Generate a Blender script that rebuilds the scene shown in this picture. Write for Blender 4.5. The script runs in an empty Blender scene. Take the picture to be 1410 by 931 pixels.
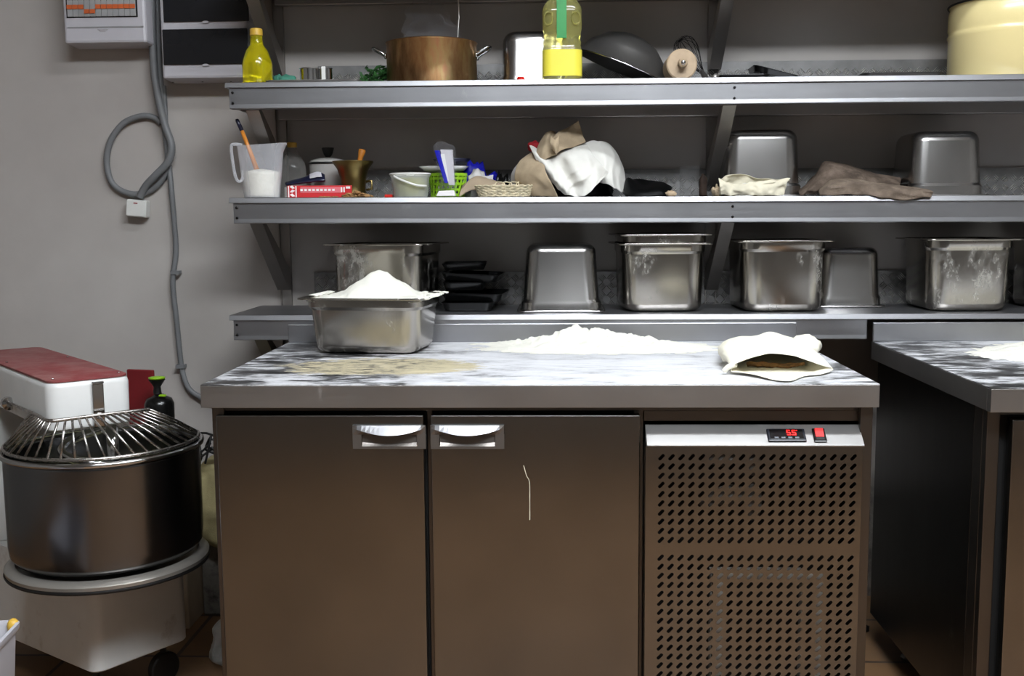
import bpy, bmesh, math, random
from mathutils import Vector, Matrix, noise
random.seed(7)
EXPO = 1.75
S = bpy.context.scene
COL = S.collection
PI = math.pi
V = Vector

# ------------------------------------------------------------------ camera
F, YAW, PIT, ROL = 1461.64, 0.038675, 0.114776, 0.007798
CAM = V((0.73526, -2.16129, 1.19604))
_f = V((-math.sin(YAW)*math.cos(PIT), math.cos(YAW)*math.cos(PIT), -math.sin(PIT)))
_r = V((math.cos(YAW), math.sin(YAW), 0))
_d = _f.cross(_r)
_r2 = _r*math.cos(ROL) + _d*math.sin(ROL)
_d2 = -_r*math.sin(ROL) + _d*math.cos(ROL)
cam = bpy.data.cameras.new('camera'); camo = bpy.data.objects.new('camera', cam); COL.objects.link(camo)
cam.sensor_width = 36; cam.lens = F*36/1410; cam.clip_start = 0.05
camo.matrix_world = Matrix(((_r2.x, -_d2.x, -_f.x, CAM.x), (_r2.y, -_d2.y, -_f.y, CAM.y), (_r2.z, -_d2.z, -_f.z, CAM.z), (0, 0, 0, 1)))
S.camera = camo

def ray(px, py):
    return _r2*((px-705)/F) + _d2*((py-465.5)/F) + _f
def at(px, py, Y):
    d = ray(px, py); return CAM + d*((Y-CAM.y)/d.y)
def atz(px, py, z):
    d = ray(px, py); return CAM + d*((z-CAM.z)/d.z)
def s2l(c): return tuple(((v/12.92) if v <= .04045 else ((v+.055)/1.055)**2.4) for v in c)

# ------------------------------------------------------------------ materials
def newmat(name):
    m = bpy.data.materials.new(name); m.use_nodes = True
    nt = m.node_tree; b = nt.nodes['Principled BSDF']
    return m, nt, b
def nd(nt, t, **kw):
    n = nt.nodes.new(t)
    for k, v in kw.items():
        if k.startswith('i_'): n.inputs[k[2:].replace('_', ' ')].default_value = v
        else: setattr(n, k, v)
    return n
def coords(nt, scale=(1, 1, 1)):
    tc = nd(nt, 'ShaderNodeTexCoord'); mp = nd(nt, 'ShaderNodeMapping')
    mp.inputs['Scale'].default_value = scale
    nt.links.new(tc.outputs['Object'], mp.inputs['Vector']); return mp.outputs['Vector']
def noisetex(nt, scale, detail=3, vec=None, vscale=(1, 1, 1), rough=.5):
    n = nd(nt, 'ShaderNodeTexNoise'); n.inputs['Scale'].default_value = scale; n.inputs['Detail'].default_value = detail; n.inputs['Roughness'].default_value = rough
    nt.links.new(vec if vec else coords(nt, vscale), n.inputs['Vector']); return n.outputs['Fac']
def ramp(nt, fac, stops):
    r = nd(nt, 'ShaderNodeValToRGB'); el = r.color_ramp.elements
    while len(el) < len(stops): el.new(.5)
    for e, (p, c) in zip(el, stops):
        e.position = p; e.color = (c, c, c, 1) if isinstance(c, (int, float)) else (*c, 1)
    nt.links.new(fac, r.inputs['Fac']); return r.outputs['Color']
def mixc(nt, fac, a, b):
    m = nd(nt, 'ShaderNodeMix', data_type='RGBA')
    for s, v in ((m.inputs[0], fac), (m.inputs[6], a), (m.inputs[7], b)):
        if hasattr(v, 'is_output') or isinstance(v, bpy.types.NodeSocket): nt.links.new(v, s)
        elif isinstance(v, (int, float)): s.default_value = v
        else: s.default_value = (*v, 1)
    return m.outputs[2]
def bump(nt, b, h, strength=.2, dist=.002):
    n = nd(nt, 'ShaderNodeBump'); n.inputs['Strength'].default_value = strength; n.inputs['Distance'].default_value = dist
    nt.links.new(h, n.inputs['Height']); nt.links.new(n.outputs['Normal'], b.inputs['Normal'])

def plain(name, col, rough=.5, metal=0, var=.12, vs=12, bmp=.0, bs=200, spec=.5, dirt=None):
    m, nt, b = newmat(name)
    c = s2l(col); n = noisetex(nt, vs, 4)
    lo = tuple(x*(1-var) for x in c); hi = tuple(min(1, x*(1+var)) for x in c)
    out = ramp(nt, n, [(.3, lo), (.7, hi)])
    if dirt:
        f = ramp(nt, noisetex(nt, dirt[1], 6, rough=.65), [(dirt[2], 0.), (dirt[3], 1.)])
        out = mixc(nt, f, out, s2l(dirt[0]))
    nt.links.new(out, b.inputs['Base Color'])
    b.inputs['Roughness'].default_value = rough; b.inputs['Metallic'].default_value = metal
    b.inputs['Specular IOR Level'].default_value = spec
    if bmp: bump(nt, b, noisetex(nt, bs, 3), bmp)
    return m
def steel(name, col=(.62, .61, .60), r0=.18, r1=.34, brush=(3, 3, 200), flour=0., fsc=30, bstr=.04, fcol=(.80, .79, .77), aniso=0, thr=.62, wavy=.06):
    m, nt, b = newmat(name)
    c = s2l(col)
    n = noisetex(nt, 5, 4); out = ramp(nt, n, [(.3, tuple(x*.85 for x in c)), (.7, c)])
    br = noisetex(nt, 1, 3, vscale=brush)
    rr = nd(nt, 'ShaderNodeMapRange'); rr.inputs['To Min'].default_value = r0; rr.inputs['To Max'].default_value = r1
    mx = nd(nt, 'ShaderNodeMath', operation='MULTIPLY_ADD'); mx.inputs[1].default_value = .5
    nt.links.new(br, mx.inputs[0])
    hf = nd(nt, 'ShaderNodeMath', operation='MULTIPLY'); hf.inputs[1].default_value = .5
    nt.links.new(noisetex(nt, 7, 5, rough=.6), hf.inputs[0]); nt.links.new(hf.outputs[0], mx.inputs[2])
    nt.links.new(mx.outputs[0], rr.inputs['Value'])
    b.inputs['Metallic'].default_value = 1
    if flour:
        oi = nd(nt, 'ShaderNodeObjectInfo'); sc_ = nd(nt, 'ShaderNodeVectorMath', operation='SCALE'); sc_.inputs[0].default_value = (13, 7, 5); nt.links.new(oi.outputs['Random'], sc_.inputs['Scale'])
        va = nd(nt, 'ShaderNodeVectorMath', operation='ADD'); nt.links.new(sc_.outputs[0], va.inputs[0]); nt.links.new(coords(nt, (1.3, 1.3, .7)), va.inputs[1])
        lo = noisetex(nt, fsc*.22, 3, vec=va.outputs[0]); hi = noisetex(nt, fsc, 9, vec=va.outputs[0], rough=.78)
        cm = nd(nt, 'ShaderNodeMath', operation='MULTIPLY_ADD'); cm.inputs[1].default_value = .45; nt.links.new(lo, cm.inputs[0])
        ch = nd(nt, 'ShaderNodeMath', operation='MULTIPLY'); ch.inputs[1].default_value = .55; nt.links.new(hi, ch.inputs[0]); nt.links.new(ch.outputs[0], cm.inputs[2])
        f = ramp(nt, cm.outputs[0], [(thr-.08, 0.), (thr-.02, flour*.5), (thr+.04, flour)])
        out = mixc(nt, f, out, s2l(fcol))
        inv = nd(nt, 'ShaderNodeMath', operation='SUBTRACT'); inv.inputs[0].default_value = 1
        nt.links.new(f, inv.inputs[1]); nt.links.new(inv.outputs[0], b.inputs['Metallic'])
        rm = nd(nt, 'ShaderNodeMath', operation='MAXIMUM'); mf = nd(nt, 'ShaderNodeMath', operation='MULTIPLY'); mf.inputs[1].default_value = .8
        nt.links.new(f, mf.inputs[0]); nt.links.new(mf.outputs[0], rm.inputs[1]); nt.links.new(rr.outputs[0], rm.inputs[0])
        nt.links.new(rm.outputs[0], b.inputs['Roughness'])
    else:
        nt.links.new(rr.outputs[0], b.inputs['Roughness'])
    nt.links.new(out, b.inputs['Base Color'])
    # fine brushing plus the slight unevenness of real sheet metal
    n1 = nd(nt, 'ShaderNodeBump'); n1.inputs['Strength'].default_value = wavy; n1.inputs['Distance'].default_value = .02
    nt.links.new(noisetex(nt, 2.6, 2), n1.inputs['Height'])
    n2 = nd(nt, 'ShaderNodeBump'); n2.inputs['Strength'].default_value = bstr; n2.inputs['Distance'].default_value = .001
    nt.links.new(br, n2.inputs['Height']); nt.links.new(n1.outputs['Normal'], n2.inputs['Normal']); nt.links.new(n2.outputs['Normal'], b.inputs['Normal'])
    return m
def clear(name, col=(1, 1, 1), rough=.1, trans=1, ior=1.45, alpha=1.):
    m, nt, b = newmat(name)
    b.inputs['Base Color'].default_value = (*s2l(col), 1); b.inputs['Roughness'].default_value = rough
    b.inputs['Transmission Weight'].default_value = trans; b.inputs['IOR'].default_value = ior; b.inputs['Alpha'].default_value = alpha
    return m
def film(name, col=(.95, .95, .97), alpha=.3, rough=.12, trans=0):
    # thin plastic film: mostly see-through, glossy on its folds
    m, nt, b = newmat(name)
    lw = nd(nt, 'ShaderNodeLayerWeight'); lw.inputs['Blend'].default_value = .4
    mr = nd(nt, 'ShaderNodeMapRange'); mr.inputs['To Min'].default_value = alpha*.6; mr.inputs['To Max'].default_value = min(1, alpha*2.2)
    nt.links.new(lw.outputs['Facing'], mr.inputs['Value']); nt.links.new(mr.outputs[0], b.inputs['Alpha'])
    b.inputs['Base Color'].default_value = (*s2l(col), 1); b.inputs['Roughness'].default_value = rough
    b.inputs['Specular IOR Level'].default_value = 1
    return m
def glow(name, col, e):
    m, nt, b = newmat(name); b.inputs['Base Color'].default_value = (*s2l(col), 1)
    b.inputs['Emission Color'].default_value = (*s2l(col), 1); b.inputs['Emission Strength'].default_value = e; return m

M = {}
M['steel_v'] = steel('brushed_steel_door', (.55, .54, .525), .20, .25, (150, 150, 2), flour=.3, fsc=38, thr=.76, bstr=.003, wavy=.10)
M['steel_h'] = steel('brushed_steel_worktop_edge', (.72, .71, .70), .32, .48, (3, 220, 220), flour=.4, fsc=45, thr=.70)
M['steel_dark'] = steel('dark_steel_carcass', (.44, .42, .40), .28, .42, (3, 60, 60), bstr=.01)
M['handle_grey'] = plain('handle_grey_metal', (.46, .44, .42), .35, metal=.7, var=.05)
M['plate_base'] = plain('tread_plate_ground', (.50, .495, .49), .42, metal=.75, var=.2, vs=20)
M['galv'] = steel('galvanised_shelf_metal', (.66, .66, .67), .30, .48, (4, 150, 150), flour=.35, fsc=30, thr=.68)
M['galv_dull'] = steel('dull_bracket_metal', (.66, .64, .62), .38, .52, (4, 120, 60))
M['galv_rear'] = steel('dull_rear_beam_metal', (.70, .69, .68), .34, .5, (4, 120, 120))
M['pan'] = steel('satin_gastro_steel', (.70, .68, .65), .14, .28, (3, 3, 6), flour=.6, fsc=34, thr=.615, fcol=(.72, .71, .68), wavy=.12, bstr=.0)
M['pan_clean'] = steel('clean_gastro_steel', (.74, .73, .72), .19, .30, (3, 3, 5), bstr=.0, flour=.3, fsc=40, thr=.67, wavy=.10)
M['ring'] = plain('drip_ring_metal', (.62, .60, .57), .35, metal=.6, var=.08)
M['chrome'] = steel('chrome', (.8, .8, .8), .06, .14, (20, 20, 20))
M['bowl'] = steel('mixer_bowl_steel', (.47, .47, .475), .16, .30, (5, 5, 120), bstr=.01, wavy=.04)
M['wire'] = steel('wire_guard_steel', (.70, .68, .66), .2, .35, (60, 60, 60))
M['checker'] = steel('checker_plate_metal', (.86, .85, .83), .3, .42, (3, 3, 3), bstr=0)
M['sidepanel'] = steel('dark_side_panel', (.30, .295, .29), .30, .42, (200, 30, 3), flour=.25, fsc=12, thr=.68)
M['copper'] = steel('aged_copper', (.66, .47, .32), .24, .40, (14, 14, 3))
def _cop():
    m, nt, b = newmat('tarnished_copper')
    n = noisetex(nt, 14, 5, vscale=(1.6, 1.6, .5), rough=.6)
    out = ramp(nt, n, [(.3, s2l((.44, .31, .20))), (.5, s2l((.66, .50, .34))), (.62, s2l((.72, .61, .42))), (.75, s2l((.74, .53, .40)))])
    nt.links.new(out, b.inputs['Base Color']); b.inputs['Metallic'].default_value = .9; b.inputs['Roughness'].default_value = .36
    bump(nt, b, n, .1, .002); return m
M['copper'] = _cop()
M['brass'] = steel('dark_brass', (.50, .44, .28), .26, .42, (20, 20, 60))
M['white_enamel'] = plain('white_enamel', (.74, .73, .71), .25, var=.04)
M['mixer_white'] = plain('mixer_white_paint', (.86, .86, .85), .3, var=.04, dirt=((.66, .62, .57), 9, .6, .8))
M['mixer_red'] = plain('dusty_red_cover', (.50, .20, .205), .6, var=.08, dirt=((.60, .44, .42), 16, .40, .8))
M['dark_red'] = plain('dark_red_board', (.46, .10, .12), .5, var=.1)
M['black_trim'] = plain('black_rubber', (.07, .065, .065), .5)
M['black_gloss'] = plain('black_gloss_tray', (.05, .05, .05), .22)
M['dark_steel_pan'] = plain('dark_carbon_steel', (.40, .39, .38), .38, metal=.75, var=.2, vs=8)
M['cream'] = plain('cream_enamel', (.92, .85, .62), .2, var=.03, vs=5)
M['plas_white'] = plain('white_box_plastic', (.74, .73, .75), .4, var=.03)
M['plas_lwhite'] = plain('white_junction_plastic', (.86, .86, .84), .4, var=.03)
M['smoke'] = plain('smoked_window', (.115, .115, .125), .25, var=.2, vs=6)
M['conduit'] = plain('grey_conduit', (.44, .445, .45), .5, var=.08)
M['orange'] = plain('orange_breaker', (.78, .38, .20), .4)
M['breaker'] = plain('grey_breaker', (.60, .60, .60), .4)
M['wood'] = plain('light_wood', (.70, .61, .50), .55, vs=30, bmp=.1)
M['rust'] = plain('rusty_wire', (.21, .15, .11), .8, var=.4, vs=60)
M['wood_o'] = plain('orange_wood_handle', (.80, .50, .18), .4, vs=30)
M['flour'] = plain('flour', (.93, .92, .875), .95, var=.05, vs=40, bmp=.8, bs=130, spec=.05)
M['cloth_w'] = plain('white_cotton', (.86, .85, .82), .9, var=.05, bmp=.15, bs=700, spec=.1)
M['cloth_g'] = plain('grey_white_cotton', (.74, .73, .72), .9, var=.08, bmp=.15, bs=700, spec=.1)
M['burlap'] = plain('beige_burlap', (.66, .59, .49), .95, var=.12, vs=40, bmp=.3, bs=600, spec=.1)
M['towel'] = plain('brown_towel', (.43, .38, .335), .95, var=.3, vs=35, bmp=1., bs=260, spec=.05, dirt=((.62, .56, .50), 22, .52, .85))
M['towel_d'] = plain('dark_brown_towel', (.34, .295, .26), .95, var=.3, vs=35, bmp=1., bs=260, spec=.05, dirt=((.52, .46, .41), 18, .5, .85))
M['cloth_k'] = plain('black_cloth', (.02, .02, .022), .5, spec=.15, bmp=.3, bs=300)
M['cloth_r'] = plain('red_cloth', (.55, .06, .10), .8)
M['bagcloth'] = plain('cream_canvas', (.93, .91, .84), .9, var=.05, vs=20, bmp=.12, bs=800, spec=.1, dirt=((.86, .76, .62), 10, .62, .85))
M['kraft'] = plain('brown_paper', (.62, .55, .46), .8, var=.1, vs=20)
M['paper_c'] = plain('cream_paper', (.84, .81, .72), .85, var=.1, vs=30)
M['crumb'] = plain('dry_crumbs', (.60, .45, .28), .9, var=.4, vs=90)
M['green'] = plain('green_plastic_label', (.16, .55, .27), .4)
M['lime'] = plain('lime_plastic', (.55, .74, .12), .4)
M['herb'] = plain('parsley_leaf', (.13, .30, .11), .6, var=.4, vs=50)
M['teal'] = plain('green_cloth', (.25, .50, .42), .8)
M['red_box'] = plain('red_card', (.78, .13, .15), .45, var=.05)
M['pink'] = plain('pink_label', (.84, .42, .45), .5)
M['white_print'] = plain('white_print', (.92, .90, .89), .5, var=.02)
M['red_cap'] = plain('red_cap', (.83, .13, .08), .35)
M['yel_cap'] = plain('yellow_cap', (.82, .66, .25), .4)
M['wicker'] = plain('pale_wicker', (.80, .75, .63), .8, var=.3, vs=90, bmp=.7, bs=160)
M['bag_blue'] = plain('blue_print_film', (.12, .13, .66), .25)
M['navy'] = plain('navy_plastic', (.10, .11, .20), .3)
M['plate'] = plain('white_china', (.80, .80, .80), .2, var=.03)
M['floor'] = None
M['yel_bottle'] = clear('yellow_clear_plastic', (.93, .88, .12), .12, .75)
M['oil'] = clear('oil_in_clear_plastic', (.97, .95, .62), .10, .85)
M['label_y'] = plain('yellow_bottle_label', (.93, .88, .30), .4, var=.03)
M['jug'] = film('milky_jug_plastic', (.93, .93, .95), .34, .25)
M['pet'] = film('clear_bottle_plastic', (.75, .74, .72), .25, .15)
M['filmbag'] = film('clear_film', (.92, .92, .95), .04, .06)
M['glass'] = film('drinking_glass', (.45, .45, .45), .055, .05)
M['tub'] = film('frosted_tub_plastic', (.86, .87, .86), .5, .3)
M['yel_paste'] = plain('yellow_green_paste', (.80, .80, .45), .6)
M['cord'] = plain('white_string', (.88, .87, .84), .8)
M['led'] = glow('red_led', (1, .09, .08), 1.2)
M['led_sw'] = glow('red_lit_switch', (.9, .05, .05), .12)
M['therm'] = plain('thermostat_face', (.10, .11, .14), .3)
M['grey_btn'] = plain('grey_button', (.45, .47, .50), .4)
M['bolt'] = plain('dark_bolt', (.13, .12, .12), .4, metal=.8)
M['dough'] = plain('pale_dough', (.62, .60, .46), .8, vs=20)
M['sack'] = plain('old_sack', (.62, .58, .42), .9, vs=30, bmp=.4, bs=300)
M['old_plaster'] = plain('dirty_grey_crate', (.47, .455, .43), .8, var=.2, vs=18, dirt=((.14, .13, .12), 14, .5, .7))
M['dark_gap'] = plain('black_gasket', (.04, .04, .04), .7)

def _wall():
    m, nt, b = newmat('grey_wall_paint')
    n = noisetex(nt, 2.2, 6, rough=.55)
    out = ramp(nt, n, [(.3, s2l((.655, .63, .61))), (.7, s2l((.725, .705, .685)))])
    tc = nd(nt, 'ShaderNodeTexCoord'); sp = nd(nt, 'ShaderNodeSeparateXYZ'); nt.links.new(tc.outputs['Object'], sp.inputs[0])
    # grimy unpainted base course below about 0.4 m, with a ragged edge
    ad = nd(nt, 'ShaderNodeMath', operation='MULTIPLY_ADD'); ad.inputs[1].default_value = .25
    nt.links.new(noisetex(nt, 5, 6), ad.inputs[0]); nt.links.new(sp.outputs['Z'], ad.inputs[2])
    f = ramp(nt, ad.outputs[0], [(.44, 1.), (.50, 0.)])
    g = ramp(nt, noisetex(nt, 12, 8, rough=.7), [(.35, s2l((.20, .18, .17))), (.6, s2l((.52, .50, .47)))])
    out = mixc(nt, f, out, g)
    nt.links.new(out, b.inputs['Base Color']); b.inputs['Roughness'].default_value = .6
    b.inputs['Specular IOR Level'].default_value = .3
    bump(nt, b, noisetex(nt, 9, 5), .12, .01); return m
M['wall'] = _wall()
M['room'] = plain('dim_room_paint', (.50, .49, .475), .7, var=.1, vs=2)
M['grey_paint'] = plain('grey_painted_door', (.40, .39, .38), .5)
M['clog'] = plain('greasy_lint', (.36, .34, .32), .7, var=.2, vs=60)
M['shroud'] = plain('pale_shroud', (.66, .64, .61), .5)
M['ceil'] = plain('ceiling_paint', (.72, .71, .69), .8, var=.04)
def _floor():
    m, nt, b = newmat('terracotta_floor_tiles')
    br = nd(nt, 'ShaderNodeTexBrick'); br.offset = 0; br.inputs['Scale'].default_value = 1
    br.inputs['Brick Width'].default_value = .3; br.inputs['Row Height'].default_value = .3; br.inputs['Mortar Size'].default_value = .006
    br.inputs['Color1'].default_value = (*s2l((.535, .405, .28)), 1); br.inputs['Color2'].default_value = (*s2l((.495, .375, .26)), 1); br.inputs['Mortar'].default_value = (*s2l((.28, .22, .19)), 1)
    nt.links.new(coords(nt), br.inputs['Vector'])
    f = ramp(nt, noisetex(nt, 5, 8, rough=.7), [(.48, 0.), (.75, .7)])
    out = mixc(nt, f, br.outputs['Color'], s2l((.40, .34, .29)))
    nt.links.new(out, b.inputs['Base Color']); b.inputs['Roughness'].default_value = .55
    bump(nt, b, noisetex(nt, 30, 4), .1, .003); return m
M['floor'] = _floor()

def _top(name, cx, cy, w, tint, xm=1.0):
    # steel top dusted with flour: streaky smears wiped left-right, thickest round (cx, cy)
    m, nt, b = newmat(name)
    tc = nd(nt, 'ShaderNodeTexCoord'); sp = nd(nt, 'ShaderNodeSeparateXYZ'); nt.links.new(tc.outputs['Object'], sp.inputs[0])
    gx = nd(nt, 'ShaderNodeMath', operation='SUBTRACT'); gx.inputs[1].default_value = cx; nt.links.new(sp.outputs['X'], gx.inputs[0])
    ab = nd(nt, 'ShaderNodeMath', operation='ABSOLUTE'); nt.links.new(gx.outputs[0], ab.inputs[0])
    mr = nd(nt, 'ShaderNodeMapRange', interpolation_type='SMOOTHSTEP'); mr.inputs['From Min'].default_value = w*.35; mr.inputs['From Max'].default_value = w
    mr.inputs['To Min'].default_value = .085; mr.inputs['To Max'].default_value = 0; nt.links.new(ab.outputs[0], mr.inputs['Value'])
    def addn(a, bb):
        n = nd(nt, 'ShaderNodeMath', operation='ADD'); nt.links.new(a, n.inputs[0]); nt.links.new(bb, n.inputs[1]); return n.outputs[0]
    def mul(a, k_):
        n = nd(nt, 'ShaderNodeMath', operation='MULTIPLY'); nt.links.new(a, n.inputs[0]); n.inputs[1].default_value = k_; return n.outputs[0]
    streak = addn(addn(mul(noisetex(nt, 5, 4, vscale=(1, 1.8, 1), rough=.6), .32), mul(noisetex(nt, 20, 10, vscale=(.6, 1.5, 1), rough=.8), .44)), mul(noisetex(nt, 8, 8, vscale=(.8, 7, 1), rough=.75), .24))
    fac = addn(streak, mr.outputs[0])
    f = ramp(nt, fac, [(.47, .02), (.50, .25), (.525, .68), (.58, .86), (.68, 1.)])
    # a patch of yellow semolina dust in front of the tub
    ds = nd(nt, 'ShaderNodeVectorMath', operation='DISTANCE'); ds.inputs[1].default_value = tint
    mp = nd(nt, 'ShaderNodeMapping'); mp.inputs['Scale'].default_value = (1, 1.6, 0); nt.links.new(tc.outputs['Object'], mp.inputs['Vector'])
    nt.links.new(mp.outputs[0], ds.inputs[0])
    ny = nd(nt, 'ShaderNodeMath', operation='MULTIPLY_ADD'); ny.inputs[1].default_value = -.42
    nt.links.new(noisetex(nt, 16, 9, vscale=(1, 2, 1), rough=.8), ny.inputs[0]); nt.links.new(ds.outputs['Value'], ny.inputs[2])
    fy = ramp(nt, ny.outputs[0], [(-.0, .85), (.012, .35), (.03, 0.)]); 
    st = ramp(nt, noisetex(nt, 6, 4), [(.3, s2l((.34, .34, .345))), (.7, s2l((.50, .50, .51)))])
    flourc = mixc(nt, fy, s2l((.90, .90, .91)), s2l((.84, .78, .60)))
    fm = nd(nt, 'ShaderNodeMath', operation='MAXIMUM'); nt.links.new(f, fm.inputs[0])
    fys = nd(nt, 'ShaderNodeMath', operation='MULTIPLY'); nt.links.new(ramp(nt, noisetex(nt, 30, 8, vscale=(1, 1.6, 1), rough=.75), [(.42, .15), (.52, .95)]), fys.inputs[1]); nt.links.new(fy, fys.inputs[0]); nt.links.new(fys.outputs[0], fm.inputs[1])
    out = mixc(nt, fm.outputs[0], st, flourc)
    nt.links.new(out, b.inputs['Base Color'])
    inv = nd(nt, 'ShaderNodeMath', operation='SUBTRACT'); inv.inputs[0].default_value = 1; nt.links.new(fm.outputs[0], inv.inputs[1]); nt.links.new(inv.outputs[0], b.inputs['Metallic'])
    ro = nd(nt, 'ShaderNodeMapRange'); ro.inputs['To Min'].default_value = .34; ro.inputs['To Max'].default_value = .95
    nt.links.new(fm.outputs[0], ro.inputs['Value']); nt.links.new(ro.outputs[0], b.inputs['Roughness'])
    bump(nt, b, fac, .25, .003)
    return m
M['top1'] = _top('floured_steel_top', .16, .3, .62, (-.36, -.10*1.6, 0))
M['top2'] = _top('floured_steel_top_right', .02, .3, .62, (9, 9, 0))

# ------------------------------------------------------------------ mesh helpers
class MB:
    def __init__(s): s.bm = bmesh.new()
    def box(s, x0, x1, y0, y1, z0, z1, M4=None):
        vs = [s.bm.verts.new((x, y, z)) for z in (z0, z1) for y in (y0, y1) for x in (x0, x1)]
        for q in ((0, 2, 3, 1), (4, 5, 7, 6), (0, 1, 5, 4), (2, 6, 7, 3), (0, 4, 6, 2), (1, 3, 7, 5)): s.bm.faces.new([vs[i] for i in q])
        if M4:
            for v in vs: v.co = M4 @ v.co
        return s
    def loft(s, rings, closed=True, cap0=True, cap1=True):
        R = [[s.bm.verts.new(p) for p in r] for r in rings]
        for a, b in zip(R, R[1:]):
            n = len(a)
            for i in range(n if closed else n-1):
                j = (i+1) % n
                s.bm.faces.new((a[i], a[j], b[j], b[i]))
        if cap0 and closed: s.bm.faces.new(R[0][::-1])
        if cap1 and closed: s.bm.faces.new(R[-1])
        return s
    def lathe(s, prof, c=(0, 0, 0), n=40, M4=None, cap=(True, True), sx=1, sy=1):
        rings = []
        for r, z in prof:
            ring = [V((c[0]+r*sx*math.cos(2*PI*i/n), c[1]+r*sy*math.sin(2*PI*i/n), c[2]+z)) for i in range(n)]
            if M4: ring = [M4 @ p for p in ring]
            rings.append(ring)
        return s.loft(rings, True, *cap)
    def tube(s, pts, r, n=10, rr=None, caps=True, closed=False):
        pts = [V(p) for p in pts]; N = len(pts); rings = []
        up = V((0, 0, 1)); prev = None
        for i, p in enumerate(pts):
            if closed: t = (pts[(i+1) % N]-pts[i-1]).normalized()
            else: t = (pts[min(i+1, N-1)]-pts[max(i-1, 0)]).normalized()
            if prev is None:
                a = t.cross(up)
                if a.length < .01: a = t.cross(V((1, 0, 0)))
            else: a = prev - t*prev.dot(t)
            a.normalize(); prev = a; b2 = t.cross(a)
            q = rr[i] if rr else r
            rings.append([p + (a*math.cos(2*PI*k/n)+b2*math.sin(2*PI*k/n))*q for k in range(n)])
        if closed:
            rings.append(rings[0]); return s.loft(rings, True, False, False)
        return s.loft(rings, True, caps, caps)
    def grid(s, g):
        R = [[s.bm.verts.new(p) for p in r] for r in g]
        for a, b in zip(R, R[1:]):
            for i in range(len(a)-1): s.bm.faces.new((a[i], a[i+1], b[i+1], b[i]))
        return s
    def blob(s, c, r, n=2, sc=(1, 1, 1), amp=0., fs=30):
        res = bmesh.ops.create_icosphere(s.bm, subdivisions=n, radius=1)
        for v in res['verts']:
            k = 1+amp*noise.noise(v.co*2.2+V(c)*fs)
            v.co = V((c[0]+v.co.x*r*sc[0]*k, c[1]+v.co.y*r*sc[1]*k, c[2]+v.co.z*r*sc[2]*k))
        return s
    def build(s, name, m, parent=None, smooth=False, bevel=0, solid=0, sub=0, local=False, soff=-1, seg=2, weld=False, angle=None):
        if weld: bmesh.ops.remove_doubles(s.bm, verts=s.bm.verts, dist=1e-5)
        bmesh.ops.recalc_face_normals(s.bm, faces=s.bm.faces)
        if parent is not None and not local:
            top = parent
            W = Matrix.Identity(4)
            while top is not None:
                W = top.matrix_basis @ W; top = top.parent
            s.bm.transform(W.inverted())
        me = bpy.data.meshes.new(name); s.bm.to_mesh(me); s.bm.free()
        if not isinstance(m, (list, tuple)): m = [m]
        for k in m: me.materials.append(M[k])
        if smooth:
            for p in me.polygons: p.use_smooth = True
        o = bpy.data.objects.new(name, me); COL.objects.link(o)
        if parent is not None: o.parent = parent
        if solid:
            d = o.modifiers.new('Solidify', 'SOLIDIFY'); d.thickness = solid; d.offset = soff
        if bevel:
            d = o.modifiers.new('Bevel', 'BEVEL'); d.width = bevel; d.segments = seg; d.limit_method = 'ANGLE'; d.angle_limit = .6
            if smooth: d.harden_normals = False
        if sub:
            d = o.modifiers.new('Subdivision', 'SUBSURF'); d.levels = sub; d.render_levels = sub
        if smooth and angle:
            try: me.set_sharp_from_angle(angle=angle)
            except Exception: pass
        return o
def thing(name, label, cat, loc=(0, 0, 0), rz=0., group=None):
    o = bpy.data.objects.new(name, None); COL.objects.link(o); o.empty_display_size = .05
    o.matrix_basis = Matrix.Translation(V(loc)) @ Matrix.Rotation(rz, 4, 'Z')
    o.location = loc; o.rotation_euler = (0, 0, rz)
    return tag(o, label, cat, group)
def tag(o, label, cat, group=None, kind=None):
    o['label'] = label; o['category'] = cat
    if group: o['group'] = group
    if kind: o['kind'] = kind
    return o
def struct(o): o['kind'] = 'structure'; return o
def catmull(pts, k=6):
    pts = [V(p) for p in pts]; out = []; n = len(pts)
    for i in range(n-1):
        p0 = pts[i-1] if i else pts[0]*2-pts[1]; p1, p2 = pts[i], pts[i+1]; p3 = pts[i+2] if i+2 < n else pts[-1]*2-pts[-2]
        for j in range(k):
            t = j/k
            out.append(.5*((2*p1)+(p2-p0)*t+(2*p0-5*p1+4*p2-p3)*t*t+(3*p1-p0-3*p2+p3)*t**3))
    out.append(pts[-1]); return out
def catloop(pts, k=6):
    n = len(pts); pts = [V(p) for p in pts]; out = []
    for i in range(n):
        p0, p1, p2, p3 = pts[i-1], pts[i], pts[(i+1) % n], pts[(i+2) % n]
        for j in range(k):
            t = j/k; out.append(.5*((2*p1)+(p2-p0)*t+(2*p0-5*p1+4*p2-p3)*t*t+(3*p1-p0-3*p2+p3)*t**3))
    return out
def sheet(ctrl, k=6, amp=.0, fs=25, seed=0, ridge=0., rdir=(1, 0, .6), rf=60):
    rows = [catmull(r, k) for r in ctrl]
    cols = [catmull([r[i] for r in rows], k) for i in range(len(rows[0]))]
    g = [[cols[i][j] for i in range(len(cols))] for j in range(len(cols[0]))]
    rd = V(rdir).normalized()
    for r in g:
        for p in r:
            q = p*fs+V((seed*3.1, 0, 0))
            dn = amp*(noise.noise(q)+.5*noise.noise(q*2.3))
            if ridge: dn += ridge*abs(math.sin(p.dot(rd)*rf+3*noise.noise(p*12+V((seed, 0, 0)))))
            p.y += dn; p.z += dn*.5
    return g
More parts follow.
